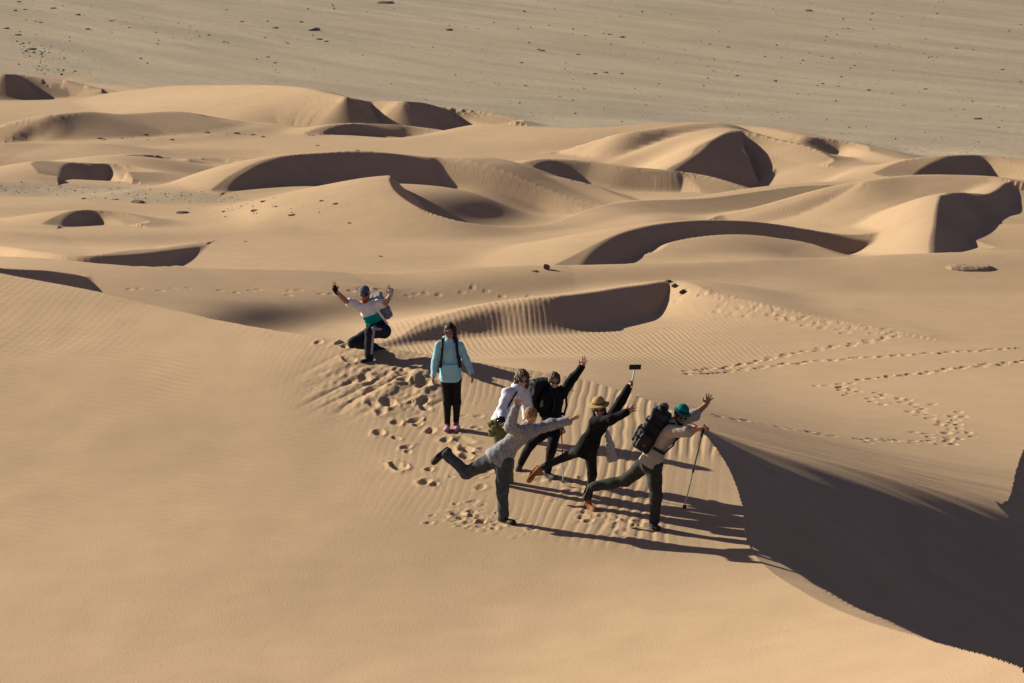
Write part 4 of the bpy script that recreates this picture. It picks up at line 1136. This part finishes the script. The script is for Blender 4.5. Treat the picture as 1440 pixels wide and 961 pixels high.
brim_hat(k_, TEALH, BLACK, rb=.118, crown=.088, z=.055)
_rt, _X, _c0 = backpack(k_, 'large black rucksack on the back of the person in the beige shirt', PACKBLK, (.165, .12, .275), (-.02, .19, -.22), tilt=V(.22, .05, 1), pocketmat=fmat('charcoal_nylon', (.013, .014, .017), .6, .3, .4, 22, .4), strapmat=RUBBER)
part('hip_belt', _rt, RUBBER, [cap(k_.pel + k_.spine * .06 - k_.across * .16, k_.pel + k_.spine * .05 + k_.chest_n * .135, .03, .026, k_.spine, 1.3), cap(k_.pel + k_.spine * .05 + k_.chest_n * .135, k_.pel + k_.spine * .05 + k_.across * .16, .026, .03)], _c0, h=.008, k=.01)
for q in (.35, -.05, -.45):
    part('compression_strap', _rt, RUBBER, [cap(_X(-.19, -.09, .31 * q), _X(-.185, .13, .31 * q + .03), .010), cap(_X(-.185, .13, .31 * q + .03), _X(.185, .145, .31 * q + .03), .010), cap(_X(.185, .145, .31 * q + .03), _X(.19, -.09, .31 * q), .010)], _c0, h=.007, k=.004)
part('red_buckle', _rt, RED, [box(_X(-.185, -.02, -.17), V(.014, .02, .018), None, .005)], _c0, h=.005)
part('rolled_jacket', _rt, PACKBLK, [cap(_X(-.13, .02, .36), _X(.13, .02, .36), .055)], _c0, h=.009, cloth=.008)
g_ = hit(961, 720)
pole('grey trekking pole planted by the person with the large rucksack', k_.J((990.5, 598, -.41)), V(*g_), None, fmat('grey_paint', (.16, .19, .22), .4, .4, .1, 20, 0), RUBBER)
# ------------------------------------------------------------------ rocks
def rock_mat(name, c):
    m, n, l, b = new_mat(name, .9, .2)
    tc = n.new('ShaderNodeTexCoord')
    t = nd(n, 'ShaderNodeTexNoise', Scale=3.0, Detail=7.0, Roughness=.7)
    l.new(tc.outputs['Object'], t.inputs['Vector'])
    l.new(ramp(n, l, t.outputs[0], [(.3, tuple(v * .6 for v in c)), (.55, c), (.75, tuple(v * 1.7 for v in c))]), b.inputs['Base Color'])
    bp = nd(n, 'ShaderNodeBump', Strength=.6, Distance=.08)
    l.new(t.outputs[0], bp.inputs['Height']); l.new(bp.outputs[0], b.inputs['Normal'])
    return m
ROCK = rock_mat('dark_rock', (.10, .078, .060)); ROCK2 = rock_mat('brown_rock', (.15, .112, .08))

def rock_mesh(seed, sx=1.0, sy=.7, sz=.5, sub=3):
    rg = np.random.default_rng(seed)
    bm = bmesh.new(); bmesh.ops.create_icosphere(bm, subdivisions=sub, radius=.5)
    planes = [(unit(rg.normal(size=3)), rg.uniform(.27, .42)) for _ in range(11)]
    ofs = rg.uniform(0, 50, 3)
    for v in bm.verts:
        p = np.array(v.co)
        for n_, d_ in planes:
            k = p @ n_ - d_
            if k > 0: p = p - n_ * k * .9
        q = p * (1 + .35 * (float(vnoise(np.array([p[0] * 5 + ofs[0] + p[2] * 3]), np.array([p[1] * 5 + ofs[1]]))[0]) - .5))
        v.co = (q[0] * sx, q[1] * sy, q[2] * sz)
    me = bpy.data.meshes.new('rock'); bm.to_mesh(me); bm.free()
    return me
RM = []
for i in range(6):
    me = rock_mesh(40 + i, 1.0, .8, .55, 2); me.materials.append(ROCK if i % 3 else ROCK2); RM.append(me)

def rock(px, py, w, label, group=None, h=1.0, mesh=None, name='rock', rot=None, sink=.12):
    x, y, z = hit(px, py)
    o = bpy.data.objects.new(name, mesh or rnd.choice(RM)); COL.objects.link(o)
    s_ = w / (F_PX / y)
    o.scale = (s_, s_ * rnd.uniform(.8, 1.2), s_ * h)
    o.rotation_euler = (0, 0, rnd.uniform(-.6, .6) if rot is None else rot)
    o.location = (x, y, z + .5 * .55 * s_ * h - sink * s_)
    return tag(o, label, 'rock', group)

PG = 'stones scattered on the gravel plain'
far = [(80,10,9),(65,47,10),(105,42,8),(222,37,10),(328,65,13),(468,90,9),(368,125,10),(170,97,9),(30,122,12),(75,150,12),(1020,93,8),(1160,120,12),(1270,95,9),(1118,160,6),(1130,243,9),(1160,267,8),(1212,185,7),(945,178,7),(880,150,8),(1300,40,7),(665,187,6),(545,118,6),(150,92,6),(1205,178,5),(1345,168,12),(1375,176,9),(960,182,6)]
def zone(px, py, w):
    col = ('at the far left', 'left of the middle', 'in the middle', 'right of the middle', 'at the far right')[min(4, max(0, int(px // 288)))]
    row = 'close to the top edge' if py < 30 else ('halfway up the plain' if py < 80 else 'just above the dunes')
    return ('larger dark stone' if w >= 9 else 'small dark stone') + ' on the plain, ' + row + ', ' + col
def zone2(px, py):
    return ('small dark rock in the sand ' + ('in the hollow below the far left crest' if py < 250 and px < 260 else 'in a row left of the big bowl dune' if py < 250 else 'at the left end of the stony strip' if px < 200 else 'at the foot of the bowl dune' if py < 300 else 'on the open sand before the bowl dune'))
for u, v, w in far: rock(u / 3, v / 3, w * .85, zone(u / 3, v / 3, w), PG, h=.62)
far2_ = [(120,140,15),(112,136,9),(305,95,9),(340,103,12),(220,150,9),(65,173,9),(75,236,8),(170,265,6),(405,288,6),(265,203,10),(295,200,12),(340,203,9),(655,209,10),(760,222,10),(890,230,9),(1015,248,11),(1170,245,9),(1275,300,6),(1110,290,7),(945,53,8),(1025,38,8),(580,122,8),(630,130,9),(915,160,8),(965,188,6),(1035,128,6),(1170,108,6),(1255,133,8),(1300,137,6),(1380,192,9),(1430,68,7),(1370,350,7),(1430,225,8),(590,195,6),(820,257,6),(775,325,5),(90,308,6),(55,80,7),(90,75,6),(85,118,7),(140,70,5),(335,45,5),(605,88,5),(475,40,6),(875,235,6),(240,98,6),(290,92,6),(1240,300,5),(1160,72,5)]
for u, v, w in far2_: rock(700 + u * .514, v * .514, w * .75, zone(700 + u * .514, v * .514, w), PG, h=.62)
rock(443, 43, 23, 'largest dark boulder on the gravel plain, near the top left', h=.55, name='boulder')
rock(542, 5, 26, 'dark boulder heap at the very top edge of the gravel plain', h=.5, name='boulder')
rock(632, 43, 13, 'lone dark boulder on the gravel plain above the far dune crest', h=.6, name='boulder')
rock(1375, 168, 13, 'dark boulder on the gravel plain above the rightmost far dune', h=.6, name='boulder')
rock(1137, 16, 13, 'dark boulder near the top edge on the right of the gravel plain', h=.6, name='boulder')
rock(44, 70, 15, 'dark boulder on the sandy bank at the far left edge', h=.6, name='boulder')
MG = 'rocks poking out of the sand between the dunes'
for px, py, w in [(140,195,8),(147,197,7),(171,195,6),(204,190,9),(242,197,9),(291,187,10),(332,188,11),(355,190,8),(370,193,9),(446,205,7),(503,212,7),(315,298,8),(370,284,11),(452,283,9),(472,287,10),(491,314,7),(118,280,10),(388,291,8),(535,361,8),(345,340,5)]:
    rock(px, py, w, zone2(px, py), MG, h=.55)
rock(193, 285, 26, 'long dark rock lying on the grey stony strip between the left dunes', h=.5, name='boulder', rot=-.5)
rock(162, 281, 14, 'flat dark rock just left of the long rock on the stony strip', h=.4, name='boulder')
rock(256, 300, 19, 'dark boulder on the sand below the stony strip', h=.55, name='boulder')
rock(358, 297, 13, 'dark rock on the sand below the nose of the bowl dune', h=.6, name='boulder')
rock(411, 303, 16, 'low dark rock right of the others below the bowl dune', h=.45, name='boulder')
rock(768, 379, 12, 'upright dark rock standing in for a shaded hollow at the left horn of the long crescent dune', h=1.6, name='boulder', sink=.2)  # added dark shape in place of a small shaded hollow in the dune
rock(752, 382, 13, 'flat dark rock standing in for shade beside the upright one at the crescent dune', h=.5, name='boulder')  # added too: dark shape for the low, flat end of that shaded hollow
rock(949, 404, 12, 'dark block of crusted sand on the crest of the middle ridge', h=1.1, name='boulder')
rock(960, 412, 15, 'largest crusted dark block below the crest of the middle ridge', h=.85, name='boulder')
rock(940, 397, 9, 'small crusted block at the very top of the middle ridge', h=1.0, name='boulder')
# low stony mound on the long swell at the right
mx_, my_, mz_ = hit(1366, 380)
co_, q_ = sdf_mesh([ell(V(0, 0, 0), V(.72, .5, .13)), ell(V(-.35, .1, .0), V(.45, .36, .09)), ell(V(.35, -.1, .02), V(.4, .3, .10))], h=.035, k=.15, cloth=.007, lam=.2)
mo = mesh_np('stony_mound', co_, q_, rock_mat('mound_stone', (.36, .25, .155)))
mo.location = (mx_, my_ + .3, mz_ - .02)
tag(mo, 'low stony mound on the long sand swell at the right', 'mound')

# pebbles and crumbs too small and too many to count
def scatter(name, spots, mat, seed):
    rg = np.random.default_rng(seed)
    base_ = np.array([(0, 0, 1), (1, 0, 0), (0, 1, 0), (-1, 0, 0), (0, -1, 0), (0, 0, -.4)], float)
    fc = np.array([(0, 1, 2), (0, 2, 3), (0, 3, 4), (0, 4, 1), (5, 2, 1), (5, 3, 2), (5, 4, 3), (5, 1, 4)])
    co = []; tri = []
    for px, py, w in spots:
        x, y, z = hit(px, py)
        r = .5 * w / (F_PX / y)
        k = base_ * rg.uniform(.55, 1.25, (6, 3)) * (r, r * .9, r * .75)
        a = rg.uniform(0, 6.28); c, s_ = math.cos(a), math.sin(a)
        k[:, :2] = k[:, :2] @ np.array([[c, s_], [-s_, c]])
        tri.append(fc + 6 * len(co)); co.append(k + (x, y, z + r * .2))
    o = mesh_np(name, np.vstack(co), np.vstack(tri), mat, smooth=False)
    o['kind'] = 'stuff'
    return o
rg = np.random.default_rng(5)
sp = []
while len(sp) < 900:
    px, py = rg.uniform(-40, 1480), rg.uniform(-20, 235)
    lim = np.interp(px, [0, 100, 250, 420, 520, 690, 790, 980, 1060, 1200, 1290, 1440], [90, 104, 118, 118, 136, 176, 178, 170, 174, 204, 222, 228])
    if py < lim and fbm(np.array([px / 60.]), np.array([py / 22.]), 2)[0] > .44: sp.append((px, py, float(np.clip(rg.lognormal(.55, .5), .9, 5))))
scatter('plain_pebbles', sp, ROCK2, 1)
sp = [(18 + abs(rg.normal(0, 30)) + (py - 60) * .8, py, float(np.clip(rg.lognormal(.75, .55), 1, 6))) for py in rg.uniform(58, 106, 130)]
sp += [(rg.uniform(-10, 340), 0, 0) for _ in range(260)]
sp = [(px, py, w) if py else (px, np.interp(px, [0, 110, 260, 345], [266, 270, 277, 281]) + rg.normal(0, 5), float(np.clip(rg.lognormal(.35, .5), .8, 4))) for px, py, w in sp]
sp += [(rg.normal(390, 60), rg.normal(293, 7), float(np.clip(rg.lognormal(.4, .5), .8, 4))) for _ in range(60)]
sp += [(rg.normal(250, 90), rg.normal(192, 4), float(np.clip(rg.lognormal(.3, .5), .8, 3))) for _ in range(50)]
scatter('dune_pebbles', sp, ROCK, 2)
